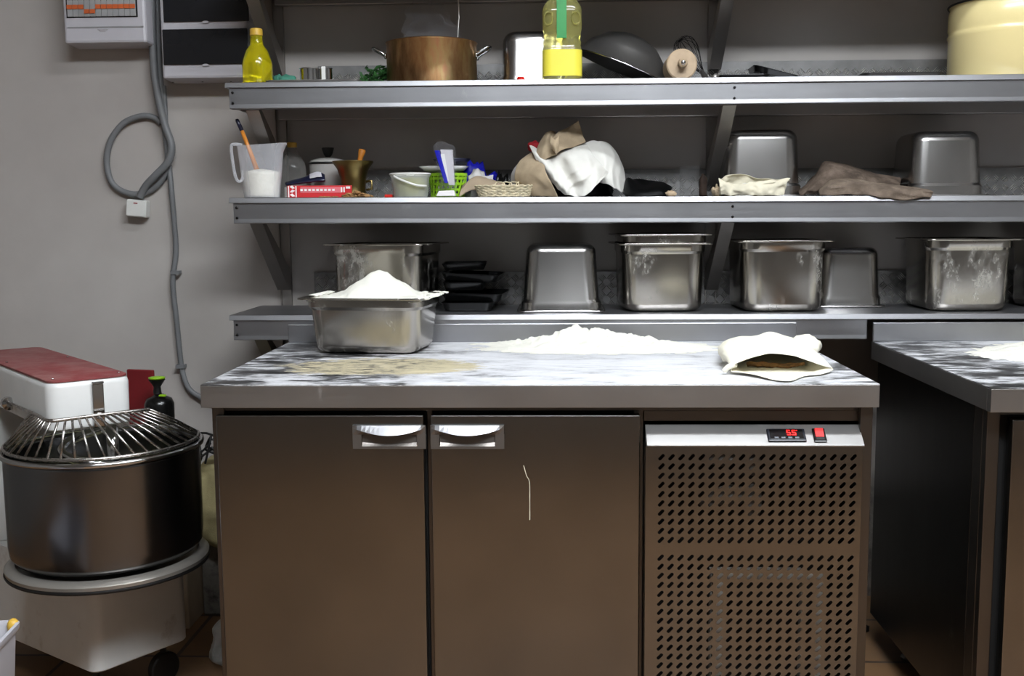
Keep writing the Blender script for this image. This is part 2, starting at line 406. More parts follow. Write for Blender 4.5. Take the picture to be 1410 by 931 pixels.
def rrect(w, l, r, n=6, z=0., cx=0., cy=0.):
    r = min(r, w/2-1e-4, l/2-1e-4); out = []
    for k, (sx, sy) in enumerate(((1, 1), (-1, 1), (-1, -1), (1, -1))):
        for i in range(n+1):
            a = k*PI/2 + i*PI/2/n
            out.append(V((cx+sx*(w/2-r)+r*math.cos(a), cy+sy*(l/2-r)+r*math.sin(a), z)))
    return out
def copy_tree(o, parent=None):
    c = o.copy(); COL.objects.link(c)
    if parent is not None: c.parent = parent
    for ch in list(o.children): copy_tree(ch, c)
    return c

# ------------------------------------------------------------------ room
XL, XR, YB, YF, ZC = -1.9, 3.9, 1.10, -4.2, 3.0
struct(MB().box(XL, XR, YF, YB, -.1, 0).build('floor', 'floor'))
struct(MB().box(XL-.1, XR+.1, YF-.1, YB+.1, ZC, ZC+.1).build('ceiling', 'ceil'))
struct(MB().box(XL-.1, XR+.1, YB, YB+.12, -.1, ZC).build('wall_back', 'wall'))
struct(MB().box(XL-.12, XL, YF-.1, YB, -.1, ZC).build('wall_left', 'room'))
struct(MB().box(XR, XR+.12, YF-.1, YB, -.1, ZC).build('wall_right', 'room'))
struct(MB().box(XL-.1, XR+.1, YF-.12, YF, -.1, ZC).build('wall_front', 'room'))

# ceiling lamps (two twin-tube luminaires)
def lamp(x, y, length, label, e, rz=0, wd=.22):
    t = thing('ceiling_lamp', label, 'lamp', (x, y, ZC-.002), rz, 'strip lights on the ceiling')
    MB().box(-length/2, length/2, -wd/2, wd/2, -.05, 0).build('lamp_housing', 'plas_white', t, bevel=.006, local=True)
    M.setdefault('lampglow%g' % e, glow('lamp_diffuser_glow', (.95, .975, 1.0), e))
    MB().box(-length/2+.02, length/2-.02, -wd/2+.015, wd/2-.015, -.075, -.0505).build('lamp_diffuser', 'lampglow%g' % e, t, bevel=.01, local=True)
    return t
lamp(1.2, -1.9, 2.2, 'long strip ceiling light above the aisle in front of the counters', 12.5, 0, .6)
lamp(1.3, -.55, 1.2, 'short strip ceiling light directly above the prep counters', 15)

# unseen furniture added behind the viewer to put dark reflections into the steel
t = thing('refrigerated_counter', 'unseen dark steel counter added behind the viewer for the reflections', 'refrigerator', (.8, -3.0, 0))
MB().box(-.9, 2.7, -3.3, -2.65, .1, .82).build('carcass', 'sidepanel', t, bevel=.003)
MB().box(-.92, 2.72, -3.32, -2.62, .8205, .86).build('counter_top', 'steel_dark', t, bevel=.003)
for x0_ in (-.88, .02, .92, 1.82): MB().box(x0_, x0_+.86, -2.649, -2.63, .12, .80).build('door', 'grey_paint', t, bevel=.003)
for x_ in (-.8, 2.6):
    for y_ in (-3.2, -2.75): MB().lathe([(.03, 0), (.03, .006), (.018, .012), (.018, .099)], (x_, y_, 0), 16).build('leg', 'steel_dark', t, smooth=True, angle=.6)
for x_, lab_ in ((.15, 'unseen tall dark refrigerator added behind the viewer for the reflections, left one of the pair'), (1.45, 'unseen tall dark refrigerator added behind the viewer for the reflections, right one of the pair')):
    t = thing('added_reflection_fridge', lab_, 'refrigerator', (x_, -3.8, 0))  # unseen cabinet added as a dark shape for the steel to reflect
    MB().box(x_-.6, x_+.6, -4.15, -3.45, .03, 1.85).build('cabinet_body', 'sidepanel', t, bevel=.004)
    MB().box(x_-.59, x_-.005, -3.449, -3.42, .06, 1.83).build('door', 'sidepanel', t, bevel=.004)
    MB().box(x_+.005, x_+.59, -3.449, -3.42, .06, 1.83).build('door', 'sidepanel', t, bevel=.004)
    MB().box(x_-.55, x_+.55, -4.1, -3.5, 0, .0295).build('plinth', 'black_trim', t)

# ------------------------------------------------------------------ wall racks
def sz(k, x):   # top of shelf k at x (the shelves hang slightly out of level)
    return {3: .9266-.0018*(x+.14), 2: 1.2505-.0051*(x+.14), 1: 1.5607-.0019*(x+.14), 0: 1.895}[k]
SX0, SX1, SY0, SY1 = -.158, 3.2, .75, 1.078
BRX = [(-.088), 1.215, 2.5]
def slab(mb, x0, x1, y0, y1, k, za, zb):
    vs = [mb.bm.verts.new((x, y, sz(k, x)+z)) for z in (za, zb) for y in (y0, y1) for x in (x0, x1)]
    for q in ((0, 2, 3, 1), (4, 5, 7, 6), (0, 1, 5, 4), (2, 6, 7, 3), (0, 4, 6, 2), (1, 3, 7, 5)): mb.bm.faces.new([vs[i] for i in q])
    return mb
shelf_labels = {3: 'lowest steel wall shelf, just behind and above the worktops, holding steel tubs',
                2: 'middle steel wall shelf holding cloths, measuring jug and mortar',
                1: 'upper steel wall shelf holding the copper pot and oil bottle',
                0: 'topmost steel wall shelf, only its underside in view'}
for k in (3, 2, 1, 0):
    z0 = sz(k, SX0)
    x0 = SX0 + (.012 if k < 3 else 0)
    t = thing('wall_shelf', shelf_labels[k], 'shelf', (SX0, SY1, z0))
    sb = MB(); sb.loft([[V((xx, y, sz(k, xx)+w)) for y, w in ((SY0-.0025, 0), (SY0-.0065, -.0145), (SY0-.001, -.0145), (SY1, -.0140), (SY1, 0))] for xx in (x0-.006, SX1)])
    sb.build('shelf_board', 'galv', t, bevel=.001)
    bx = 1.591 if k == 3 else SX1
    fb = MB(); prof = [(SY0, -.0145), (SY0, -.058), (SY0-.0012, -.0675), (SY0-.0012, -.070), (SY0+.028, -.070), (SY0+.028, -.0145)]
    fb.loft([[V((xx, y, sz(k, xx)+w)) for y, w in prof] for xx in (x0+.004, bx)]); fb.build('front_beam', 'galv', t, bevel=.001)
    slab(MB(), x0+.06, SX1, SY1-.030, SY1-.002, k, -.074, -.0145).build('rear_beam', 'galv_rear', t, bevel=.002)
    # end return of the front beam
    slab(MB(), x0+.004, x0+.012, SY0+.0285, SY1-.031, k, -.066, -.0145).build('end_beam', 'galv_dull', t)
    for i, bxx in enumerate(BRX):
        z = sz(k, bxx)
        mb = MB()   # bent-sheet bracket arm: deep at the wall, shallow at the front
        prof = [(SY0+.030, -.020), (SY0+.030, -.060), (SY0+.06, -.085), (SY1-.035, -.255), (SY1-.004, -.262), (SY1-.004, -.10), (SY1-.032, -.078), (SY0+.14, -.078), (SY0+.06, -.02)]
        prof = [(SY0+.029, -.071), (SY0+.07, -.071), (SY1-.004, -.215), (SY1-.004, -.275), (SY1-.025, -.275)]
        for xa, xb in ((bxx-.018, bxx-.0155), (bxx+.0155, bxx+.018)):
            mb.loft([[V((xa, y, z+w)) for y, w in prof], [V((xb, y, z+w)) for y, w in prof]])
        p2 = [prof[0], (SY0+.031, -.0735), (SY1-.025, -.2725), prof[4]]
        a = [V((bxx-.0155, prof[0][0], z+prof[0][1])), V((bxx-.0155, prof[4][0], z+prof[4][1]))]
        mb.loft([[V((x, SY0+.029, z-.0712)), V((x, SY0+.033, z-.0712)), V((x, SY1-.021, z-.2745)), V((x, SY1-.025, z-.2745))] for x in (bxx-.0154, bxx+.0154)])
        mb.build('bracket', 'galv_dull', t)
    for bxx, dz in ((x0+.014, -.027), (x0+.014, -.055), (1.222, -.027), (1.222, -.055)):
        MB().lathe([(.0015, -.004), (.0035, -.003), (.0035, 0)], n=10, M4=Matrix.Translation((bxx, SY0, sz(k, bxx)+dz)) @ Matrix.Rotation(-PI/2, 4, 'X')).build('bolt', 'bolt', t, smooth=True)
    # aluminium tread-plate strip standing against the wall behind the shelf
    if k:
        px0 = .0 if k == 3 else .03
        hh = .100 if k == 3 else .088
        mb = MB(); slab(mb, px0, SX1, YB-.012, YB-.008, k, -.016 if k != 3 else -.012, hh)
        c = .0265; nx = int((2.55-px0)/c); nz = int((hh+.012)/c)
        for ix in range(nx):
            for iz in range(nz+1):
                cx_ = px0+.012+ix*c; cz_ = -.012+iz*c+c/2
                if cz_ > hh-.009 or cz_ < 0: continue
                sgn = 1 if (ix+iz) % 2 else -1; d = V((1, 0, sgn)).normalized(); nrm = V((-sgn, 0, 1)).normalized()
                for q in (-1.2, -.4, .4, 1.2):
                    cc = V((cx_, YB-.0121, sz(k, cx_)+cz_)) + nrm*q*.0062
                    L = .0120
                    pv = [mb.bm.verts.new(cc+o_) for o_ in (d*L, nrm*.0016, -d*L, -nrm*.0016)]
                    rv = [mb.bm.verts.new(cc+d*L*.55+V((0, -.0026, 0))), mb.bm.verts.new(cc-d*L*.55+V((0, -.0026, 0)))]
                    for f in ((pv[0], pv[1], rv[0]), (pv[1], rv[1], rv[0]), (pv[1], pv[2], rv[1]), (pv[2], pv[3], rv[1]), (pv[3], rv[0], rv[1]), (pv[3], pv[0], rv[0])): mb.bm.faces.new(f)
        tp = mb.build('tread_plate_strip', ['plate_base', 'checker'], t)
        for pi_, po_ in enumerate(tp.data.polygons): po_.material_index = 1 if pi_ > 5 else 0
for i, (xa, lab) in enumerate(((-.088, 'left steel wall upright carrying the shelves, beside the grey conduit'), (1.215, 'middle steel wall upright carrying the shelves, behind the whisk and glass'), (2.5, 'far right steel wall upright carrying the shelves, outside the photo'))):
    if i == 2: continue
    t = thing('shelf_upright', lab, 'upright', (xa, YB-.002, .70))
    MB().box(xa-.017, xa-.0145, YB-.0185, YB-.001, .70, 2.3).box(xa+.0145, xa+.017, YB-.0185, YB-.001, .70, 2.3).box(xa-.0145, xa+.0145, YB-.004, YB-.001, .70, 2.3).build('channel', 'galv_dull', t)

# ------------------------------------------------------------------ left counter
t = thing('refrigerated_counter', 'two-door steel refrigerated counter with perforated compressor panel, centre of the photo', 'refrigerator', (.7, .38, 0))
C0, C1 = .012, 1.394
mb = MB().box(C0, C1, .04, .70, .09, .115).box(C0, C1, .04, .70, .788, .8).box(C0, C0+.02, .04, .70, .115, .788).box(C1-.02, C1, .04, .70, .115, .788).box(C0+.02, C1-.02, .68, .70, .115, .788)
mb.box(.468, .478, .05, .68, .115, .788).box(.905, .925, .045, .68, .115, .788).box(.925, C1-.02, .04, .06, .766, .788).box(C0, C0+.026, .032, .0395, .09, .8).box(1.369, C1, .02, .0395, .09, .8)
mb.build('carcass', 'steel_dark', t, bevel=.001)
for x in (.08, 1.33):
    for y in (.1, .62):
        MB().lathe([(.03, 0), (.03, .006), (.018, .012), (.018, .089)], (x, y, 0), 16).build('leg', 'steel_dark', t, smooth=True, angle=.6)
MB().box(C0+.021, .467, .05, .06, .116, .787).box(.479, .904, .05, .06, .116, .787).build('door_gasket', 'dark_gap', t)
def door(x0, x1, hx, n):
    d = MB().box(x0, x1, .018, .046, .12, .7825).build('door', 'steel_v', t, bevel=.0025)
    # recessed bow handle: plate with an opening, curved lip on top
    hw, z0, z1 = .154, .712, .762
    a, b_ = hx-hw/2, hx+hw/2
    mb = MB()
    ow, oz0, oz1 = .117, .7175, .7425
    mb.box(a, b_, .012, .0178, z0, oz0).box(a, hx-ow/2, .012, .0178, oz0, oz1).box(hx+ow/2, b_, .012, .0178, oz0, oz1)
    # upper part of the plate with the curved grip rolling outwards
    N = 16; top = []; mid = []; low = []; base = []
    for i in range(N+1):
        u = i/N; x = a+(b_-a)*u; s = math.sin(PI*u)
        low.append(V((x, .0178, oz1))); base.append(V((x, .0118, oz1)))
        mid.append(V((x, .0118-.016*s, z1-.006-.013*s))); top.append(V((x, .0118-.002*s, z1))) ; 
    g = [low, base, mid, top, [V((p.x, .0178, z1)) for p in top]]
    mb.grid(g)
    # scooped finger well showing bright bottom lip
    g2 = []
    for i in range(N+1):
        u = i/N; x = hx-ow/2+.001+(ow-.002)*u; s = math.sin(PI*u)
        g2.append([V((x, .0122, oz0)), V((x, .0165, oz0+.004+.004*(1-s))), V((x, .0176, oz1-.001))])
    mb.grid(g2)
    h = mb.build('handle', ['handle_grey', 'galv'], d, smooth=False)
    for po_ in h.data.polygons:
        c_ = po_.center + d.matrix_basis.translation*0
        if po_.normal.z > .2 and po_.center.z > z1-.022: po_.material_index = 1  # upward lip faces get a brighter metal, their caught light put into colour
    h['label'] = 'pale recessed bow handle'
door(.024, .4635, .392, 0); door(.479, .9165, .556, 1)
# scratch drip of dried batter on the right door is a thin raised smear
def drip(pts, w, m, name, par):
    c = catmull(pts, 5); rr = [w*(.6+.5*abs(noise.noise(V((i*.7, w*900, 0))))) for i in range(len(c))]
    mb = MB(); g = [[p+V((-r, -.0002, 0)), p+V((0, -.0007, 0)), p+V((r, -.0002, 0))] for p, r in zip(c, rr)]
    return mb.grid(g).build(name, m, par)
dd = [o for o in t.children if o.name.startswith('door.') or o.name == 'door'][-1]
drip([at(721, 641, .0178), at(725, 655, .0178), at(729, 664, .0178), at(729.5, 690, .0178), at(729.5, 716, .0178)], .0012, 'paper_c', 'dried_drip', dd)

# perforated front panel
def slot_cells(mb, x0, z0, nx, nz, px_, pz_, y):
    n = 20
    sl = []
    for i in range(n):      # slanted stadium outline
        a = 2*PI*i/n; L, r = .0045, .0036
        p = V((r*math.cos(a)+(L if math.cos(a) >= 0 else -L), r*math.sin(a)))
        c, s_ = math.cos(.80), math.sin(.80); sl.append(V((p.x*c-p.y*s_, p.x*s_+p.y*c)))
    import math as m_
    sl.sort(key=lambda p: m_.atan2(p.y, p.x))
    vc = {}
    def vert(x, z):
        k = (round(x, 5), round(z, 5))
        if k not in vc: vc[k] = mb.bm.verts.new((x, y, z))
        return vc[k]
    for ix in range(nx):
        for iz in range(nz):
            cx_, cz_ = x0+(ix+.5)*px_, z0+(iz+.5)*pz_
            inner, outer = [], []
            for p in sl:
                a = m_.atan2(p.y, p.x)
                tx = (px_/2)/max(abs(math.cos(a)), 1e-6); tz = (pz_/2)/max(abs(math.sin(a)), 1e-6); q = min(tx, tz)
                outer.append(V((q*math.cos(a), q*math.sin(a)))); inner.append(p)
            # snap nearest outer points to the corners
            for sx, sy in ((1, 1), (-1, 1), (-1, -1), (1, -1)):
                cpt = V((sx*px_/2, sy*pz_/2)); j = min(range(n), key=lambda i: (outer[i]-cpt).length); outer[j] = cpt
            O_ = [vert(cx_+p.x, cz_+p.y) for p in outer]; I_ = [mb.bm.verts.new((cx_+p.x, y, cz_+p.y)) for p in inner]
            for i in range(n):
                j = (i+1) % n
                try: mb.bm.faces.new((O_[i], O_[j], I_[j], I_[i]))
                except ValueError: pass
    # closing rim faces are plain strips built by the caller
gp = MB(); PY = -.004
gx0, gx1, gz1, gz0 = .926, 1.368, .722, .122
pxp, pzp = .02060, .01952
hx0 = .9585-pxp/2
u_z1 = .7085; u_z0 = u_z1-10*pzp
l_z1 = u_z0-.0185; l_z0 = l_z1-17*pzp
hx1 = hx0+20*pxp
def q4(mb, xa, xb, za, zb, y): mb.bm.faces.new([mb.bm.verts.new(p) for p in ((xa, y, za), (xb, y, za), (xb, y, zb), (xa, y, zb))])
slot_cells(gp, hx0, u_z0, 20, 10, pxp, pzp, PY); slot_cells(gp, hx0, l_z0, 20, 17, pxp, pzp, PY)
q4(gp, gx0, hx0, gz0, gz1, PY); q4(gp, hx1, gx1, gz0, gz1, PY); q4(gp, hx0, hx1, u_z1, gz1, PY); q4(gp, hx0, hx1, l_z1, u_z0, PY); q4(gp, hx0, hx1, gz0, l_z0, PY)
g = gp.build('perforated_panel', 'steel_v', t, solid=.0012, soff=1)
mb = MB().box(gx0, gx0+.0012, PY+.0015, .038, gz0, gz1).box(gx1-.0012, gx1, PY+.0015, .038, gz0, gz1).box(gx0+.0013, gx1-.0013, PY+.0015, .038, gz0, gz0+.0012)
mb.build('panel_flange', 'steel_v', t)
# fan shroud and condenser visible through the slots
MB().box(1.075, 1.078, .075, .10, .14, .43).box(1.27, 1.273, .075, .10, .14, .43).box(1.078, 1.27, .075, .10, .427, .43).box(1.076, 1.098, .012, .014, .14, .452).box(1.283, 1.305, .012, .014, .14, .452).box(1.098, 1.283, .012, .014, .432, .452).build('fan_shroud', 'shroud', t)
MB().box(.94, 1.37, .18, .30, .13, .70).build('condenser', 'dark_gap', t)
mb = MB()
for cx_, cz_, w_, h_ in ((1.08, .695, .07, .035), (1.15, .68, .03, .05), (1.10, .615, .10, .045), (1.15, .60, .04, .08), (1.06, .60, .05, .02)):
    mb.blob((cx_, .008, cz_), 1, 2, (w_/2, .006, h_/2), .35, 9)
mb.build('grease_clog', 'clog', t, smooth=True)

# sloped control hood
zt, zb_ = .759, .7245
hA = [V((gx0+.002, .038, zt)), V((gx0+.002, -.008, zb_)), V((gx0+.002, -.008, zb_-.003)), V((gx0+.002, .0385, zb_-.003))]
hB = [p+V((gx1-gx0+.001, 0, 0)) for p in hA]
hood = MB().loft([hA, hB]).build('control_hood', 'steel_h', t, bevel=.0006)
ang = math.atan2(zt-zb_, .046)
def on_hood(px, py, w, h, th, name, m, par, lift=0., bev=.002):
    # box lying on the sloped hood at the pixel where the photo has it
    n = V((0, -math.sin(ang), math.cos(ang))); p0 = hA[1]
    d = ray(px, py); s = (p0-CAM).dot(n)/d.dot(n); c = CAM+d*s + n*lift
    Mx = Matrix.Translation(c) @ Matrix.Rotation(ang, 4, 'X')
    return MB().box(-w/2, w/2, -h/2, h/2, .0002, th, Mx).build(name, m, par, bevel=bev), Mx
th, Mx = on_hood(1082.5, 600.5, .078, .0335, .005, 'thermostat', 'therm', hood)
tf = MB().box(-.034, .034, -.013, .013, .0052, .006, Mx).build('display_frame', 'black_gloss', th, bevel=.0003)
dg = MB()
def seg7(cx, cy, w, h, segs, mb, Mx, z=.0062, tk=.0016):
    P_ = {'a': (-w/2, w/2, h/2-tk, h/2), 'g': (-w/2, w/2, -tk/2, tk/2), 'd': (-w/2, w/2, -h/2, -h/2+tk), 'f': (-w/2, -w/2+tk, 0, h/2), 'b': (w/2-tk, w/2, 0, h/2), 'e': (-w/2, -w/2+tk, -h/2, 0), 'c': (w/2-tk, w/2, -h/2, 0)}
    for s in segs:
        a, b_, c, d = P_[s]; mb.box(cx+a, cx+b_, cy+c, cy+d, z, z+.0004, Mx)
seg7(.0045, .004, .0075, .0135, 'afgcd', dg, Mx); seg7(.0155, .004, .0075, .0135, 'afgcd', dg, Mx)
dg.box(.0208, .0226, .009, .0108, .0062, .0066, Mx).box(.0098, .0112, -.0028, -.0014, .0062, .0066, Mx)
dg.build('led_digits', 'led', th)['label'] = 'glowing red digits 55'
mb = MB()
for x in (-.022, -.008, .006, .020): mb.box(x-.004, x+.004, -.0115, -.008, .0061, .0068, Mx)
mb.build('buttons', 'grey_btn', th)
sw, Mx = on_hood(1128, 600.5, .026, .0365, .004, 'rocker_switch', 'black_gloss', hood)
r1 = MB(); r1.loft([[Mx @ V((x, y, z)) for y, z in ((-.006, .0042), (.014, .0042), (.014, .009), (-.006, .0055))] for x in (-.0085, .0085)])
r1.build('rocker', 'led_sw', sw)['label'] = 'lit red rocker'
MB().box(-.0085, .0085, -.0145, -.0065, .0042, .0052, Mx).build('rocker_base', 'black_trim', sw)

# left worktop with splashback
t = thing('worktop', 'floury steel worktop with rear upstand, on the refrigerated counter with two doors', 'worktop', (.7, .37, .85))
def worktop(t, x0, x1, y0, y1, mtop, sb0, sb1):
    # folded sheet: top skin, thick front edge, rear upstand
    MB().box(x0+.0005, x1-.0005, y0+.0005, y1-.001, .8485, .85).build('top_surface', mtop, t)
    MB().box(x0, x1, y0, y0+.02, .8016, .8484).box(x0, x0+.0015, y0+.0205, y1, .8016, .8484).box(x1-.0015, x1, y0+.0205, y1, .8016, .8484).build('edge', 'steel_h', t, bevel=.002)
    MB().box(x0+.0016, x1-.0016, y0+.021, y1-.002, .802, .8483).build('core', 'dark_gap', t)
    MB().box(sb0, sb1, y1-.0095, y1-.0015, .8502, .9015).build('upstand', 'galv', t, bevel=.002)
worktop(t, 0, 1.4, 0, .75, 'top1', .001, 1.399)

# ------------------------------------------------------------------ right counter
t = thing('refrigerated_counter', 'steel counter at the right edge of the photo, its dark side panel facing the gap', 'refrigerator', (2.3, .35, 0))
mb = MB().box(1.618, 2.99, -.01, .70, .09, .115).box(1.618, 2.99, -.01, .70, .788, .8).box(1.622, 1.64, .012, .70, .115, .788).box(2.97, 2.99, -.01, .70, .115, .788).box(1.64, 2.97, .68, .70, .115, .788)
mb.box(2.06, 2.075, 0, .68, .115, .788)
mb.build('carcass', 'steel_dark', t, bevel=.001)
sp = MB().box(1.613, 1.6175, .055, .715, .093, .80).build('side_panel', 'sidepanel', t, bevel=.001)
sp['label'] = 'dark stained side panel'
MB().box(1.613, 1.6395, -.012, .0105, .093, .80).box(1.613, 1.6175, .0115, .0535, .093, .80).build('corner_post', 'steel_dark', t, bevel=.002)
MB().box(1.641, 2.06, .0, .01, .116, .787).box(2.076, 2.96, .0, .01, .116, .787).build('door_gasket', 'dark_gap', t)
for xa, xb in ((1.652, 2.06), (2.078, 2.50), (2.515, 2.96)): MB().box(xa, xb, -.04, -.0105, .12, .7835).build('door', 'steel_v', t, bevel=.0025)
for x in (1.70, 2.9):
    for y in (.06, .62): MB().lathe([(.03, 0), (.03, .006), (.018, .012), (.018, .089)], (x, y, 0), 16).build('leg', 'steel_dark', t, smooth=True, angle=.6)
t = thing('worktop', 'floury steel worktop with rear upstand at the right edge of the photo', 'worktop', (2.3, .31, .85))
worktop(t, 1.60, 3.0, -.058, .735, 'top2', 1.601, 2.999)

# ------------------------------------------------------------------ flour heaps
def heap(name, label, bumps, x0, x1, y0, y1, zb, nx, ny, seed=0, rough=.006, thr=.001, edge=.5):
    mb = MB(); hs = {}
    for i in range(nx+1):
        for j in range(ny+1):
            x = x0+(x1-x0)*i/nx; y = y0+(y1-y0)*j/ny; h = 0
            for bx, by, sx, sy, hh in bumps: h += hh*math.exp(-abs((x-bx)/sx)**1.7-abs((y-by)/sy)**1.7)
            q = V((x*28, y*28, seed)); nn = noise.noise(q)+.6*noise.noise(q*2.7)+.35*noise.noise(q*6.5)
            h = h*(1+.22*nn)+rough*nn*min(1, h/.02)-.003
            hs[i, j] = (x, y, h)
    vs = {}
    def vv(k):
        if k not in vs: x, y, h = hs[k]; vs[k] = mb.bm.verts.new((x, y, zb+max(.0003, h)))
        return vs[k]
    for i in range(nx):
        for j in range(ny):
            ks = ((i, j), (i+1, j), (i+1, j+1), (i, j+1))
            if max(hs[k][2] for k in ks) > thr: mb.bm.faces.new([vv(k) for k in ks])
    o = mb.build(name, 'flour', smooth=True)
    return tag(o, label, 'flour')
heap('flour_heap', 'long low heap of flour against the upstand of the middle worktop', [(.80, .675, .085, .045, .030), (.90, .665, .12, .045, .023), (.68, .69, .13, .035, .014), (1.0, .62, .15, .09, .009), (.85, .55, .26, .09, .008), (.75, .60, .18, .06, .008)],
     .40, 1.20, .38, .738, .8502, 150, 70, 1)
heap('flour_heap', 'heap of flour on the worktop at the right edge of the photo', [(2.15, .52, .16, .12, .055), (2.0, .45, .16, .12, .018), (1.95, .40, .14, .1, .008)], 1.66, 2.6, .12, .722, .8502, 120, 70, 5)

# ------------------------------------------------------------------ gastronorm tubs
def gn_tub(label, w, l, h, loc, rz=0., inverted=False, m='pan', fl=.0155, group=None, step=.82, taper=.94, name='steel_tub', rb=.05, fillet=.022, cat='tub', ty=None):
    ty = ty or taper
    t = thing(name, label, cat, loc, rz, group)
    W, L = w-2*fl, l-2*fl       # mouth of the body
    prof = []                   # (z, width factor offset)
    for i in range(6):
        a = i/5*PI/2; prof.append((fillet*(1-math.cos(a)) if i else 0., -fillet*(1-math.sin(a))))
    rings = []
    for dz, off in prof:
        rings.append((dz, W*taper+2*off, L*ty+2*off, max(.012, rb+off)))
    rings[0] = (0, rings[0][1], rings[0][2], rings[0][3])
    zs = h*step
    rings.append((zs-.003, W*(taper+(1-taper)*.7)-.004, L*(ty+(1-ty)*.7)-.004, rb))
    rings.append((zs+.005, W-.001, L-.001, rb)); rings.append((h-.004, W, L, rb)); rings.append((h-.001, W+.004, L+.004, rb))
    def zz(z): return h-z if inverted else z
    R = [rrect(a, b_, r, 6, zz(z)) for z, a, b_, r in rings]
    MB().loft(R, True, True, False).build('tub_body', m, t, smooth=True, solid=.0014, soff=1 if inverted else -1, local=True, angle=.42)
    Rf = [rrect(W+.0045, L+.0045, rb, 6, zz(h-.0008)), rrect(w-.002, l-.002, .022, 6, zz(h)), rrect(w, l, .022, 6, zz(h-.0035))]
    if inverted: Rf = [rrect(W+.0045, L+.0045, rb, 6, .0010), rrect(w-.002, l-.002, .022, 6, .0004), rrect(w, l, .022, 6, .0035)]
    MB().loft(Rf, True, False, False).build('tub_rim', m, t, smooth=True, local=True, solid=.0008, soff=0, angle=.9)
    return t
G3 = 'steel tubs along the lowest shelf'
def cx_at(pxl, pxr, py, Y): return (at(pxl, py, Y).x+at(pxr, py, Y).x)/2
# the floured tub on the worktop
tx, ty = .272, .585
gn_tub('shallow steel tub heaped with flour on the left of the worktop', .335, .272, .142, (tx, ty, .8520), -.13, m='pan', rb=.045, step=.8, taper=.9)
# heap of flour inside it (on rounded-rect base)
def tub_flour():
    mb = MB(); N = 44; w, l = .300, .236; zr = .851+.137
    ca, sa = math.cos(-.13), math.sin(-.13); hs = {}
    for i in range(N+1):
        for j in range(N+1):
            u = -1+2*i/N; v = -1+2*j/N
            # square to disc-ish corners
            r = max(abs(u), abs(v)); x = u*w/2; y = v*l/2
            if abs(u) > .85 and abs(v) > .85: x *= .985; y *= .985
            px_, py_ = x/.095, y/.105
            h = .066*max(0, 1-((px_-.12)**2+py_**2)**.5*.93)**.9 + .012*max(0, 1-r**8)
            q = V((x*45, y*45, 9)); n_ = noise.noise(q)+.6*noise.noise(q*2.6)
            h = h + .0042*n_*(1 if r < .97 else .3) + .0016*noise.noise(q*5.3)
            hs[i, j] = mb.bm.verts.new((tx+x*ca-y*sa, ty+x*sa+y*ca, zr+h-.004))
    for i in range(N):
        for j in range(N): mb.bm.faces.new((hs[i, j], hs[i+1, j], hs[i+1, j+1], hs[i, j+1]))
    # flour spilled over the rim flange on the right and back-left
    for k in range(70):
        a = random.uniform(-.15, .155); e = random.choice((0, 1, 2))
        if e == 0: x, y = .158+random.uniform(-.006, .006), random.uniform(-.12, .125)
        elif e == 1: x, y = random.uniform(-.15, .155), .126+random.uniform(-.005, .005)
        else: x, y = -.157+random.uniform(-.005, .004), random.uniform(-.02, .12)
        mb.blob((tx+x*ca-y*sa, ty+x*sa+y*ca, .851+.142), random.uniform(.006, .013), 1, (1.3, 1.3, .35), .3)
    o = mb.build('flour_heap', 'flour', smooth=True)
    tag(o, 'peaked heap of flour filling the shallow steel tub', 'flour')
tub_flour()

z3 = lambda x: sz(3, x)+.002
c = cx_at(458, 602, 430, .86); gn_tub('deep steel tub on the lowest shelf behind the flour-filled tub', .30, .27, .192, (c+.005, .905, z3(c)), -.20, m='pan', rb=.05, step=.84)
c = cx_at(718, 828, 428, .80); gn_tub('upturned steel tub on the lowest shelf, right of the stack of black tins', .248, .262, .187, (c, .925, z3(c)), .0, True, m='pan_clean', rb=.04, fl=.012, taper=.86, step=.84, ty=.97)
c = cx_at(850, 981, 430, .775)
P3 = gn_tub('lower deep steel tub of the nested pair, just right of the upturned tub', .265, .29, .190, (c-.004, .925, z3(c)), .05, m='pan', step=.86)
gn_tub('upper steel tub nested inside another, second rim showing', .265, .29, .188, (c-.001, .932, z3(c)+.0265), .065, m='pan', rb=.049, step=.86, taper=.925)
c = cx_at(1015, 1148, 430, .765); gn_tub('deep floury steel tub standing below the crumpled floury sack', .268, .29, .196, (c, .918, z3(c)), .02, m='pan', step=.86)
c = cx_at(1131, 1214, 424, .93); gn_tub('upturned steel tub set far back between two upright tubs', .205, .13, .170, (c, .995, z3(c)), .0, True, m='pan_clean', rb=.035, taper=.88, fl=.010, ty=.97)
c = cx_at(1277, 1409, 430, .765); gn_tub('deep floury steel tub above the right-hand worktop, left end of it', .265, .29, .198, (c, .918, z3(c)), .0, m='pan', step=.86)
c = cx_at(1440, 1572, 430, .785); gn_tub('steel tub cut by the right edge of the photo on the lowest shelf', .265, .28, .195, (c-.01, .935, z3(c)), .0, m='pan', step=.86)
# a dusting heap at the bottoms inside is hidden; shelf 2 tubs
z2 = lambda x: sz(2, x)+.001
c = cx_at(1001, 1104, 262, .875); gn_tub('tall upturned steel tub on the middle shelf behind the crumpled floury sack', .245, .20, .188, (c, .975, z2(c)), .0, True, m='pan_clean', taper=.9, fl=.012, rb=.04, fillet=.028)
c = cx_at(1259, 1357, 262, .84); gn_tub('tall upturned steel tub at the right end of the middle shelf', .232, .235, .178, (c, .955, z2(c)), .0, True, m='pan_clean', taper=.9, fl=.012, rb=.04, fillet=.028)
z1 = lambda x: sz(1, x)+.001
c = cx_at(689, 788, 100, .86); gn_tub('upturned steel tub on the upper shelf between copper pot and oil bottle', .215, .20, .150, (c, .965, z1(c)), .0, True, m='pan_clean', taper=.96, fl=.010, rb=.04, fillet=.03)

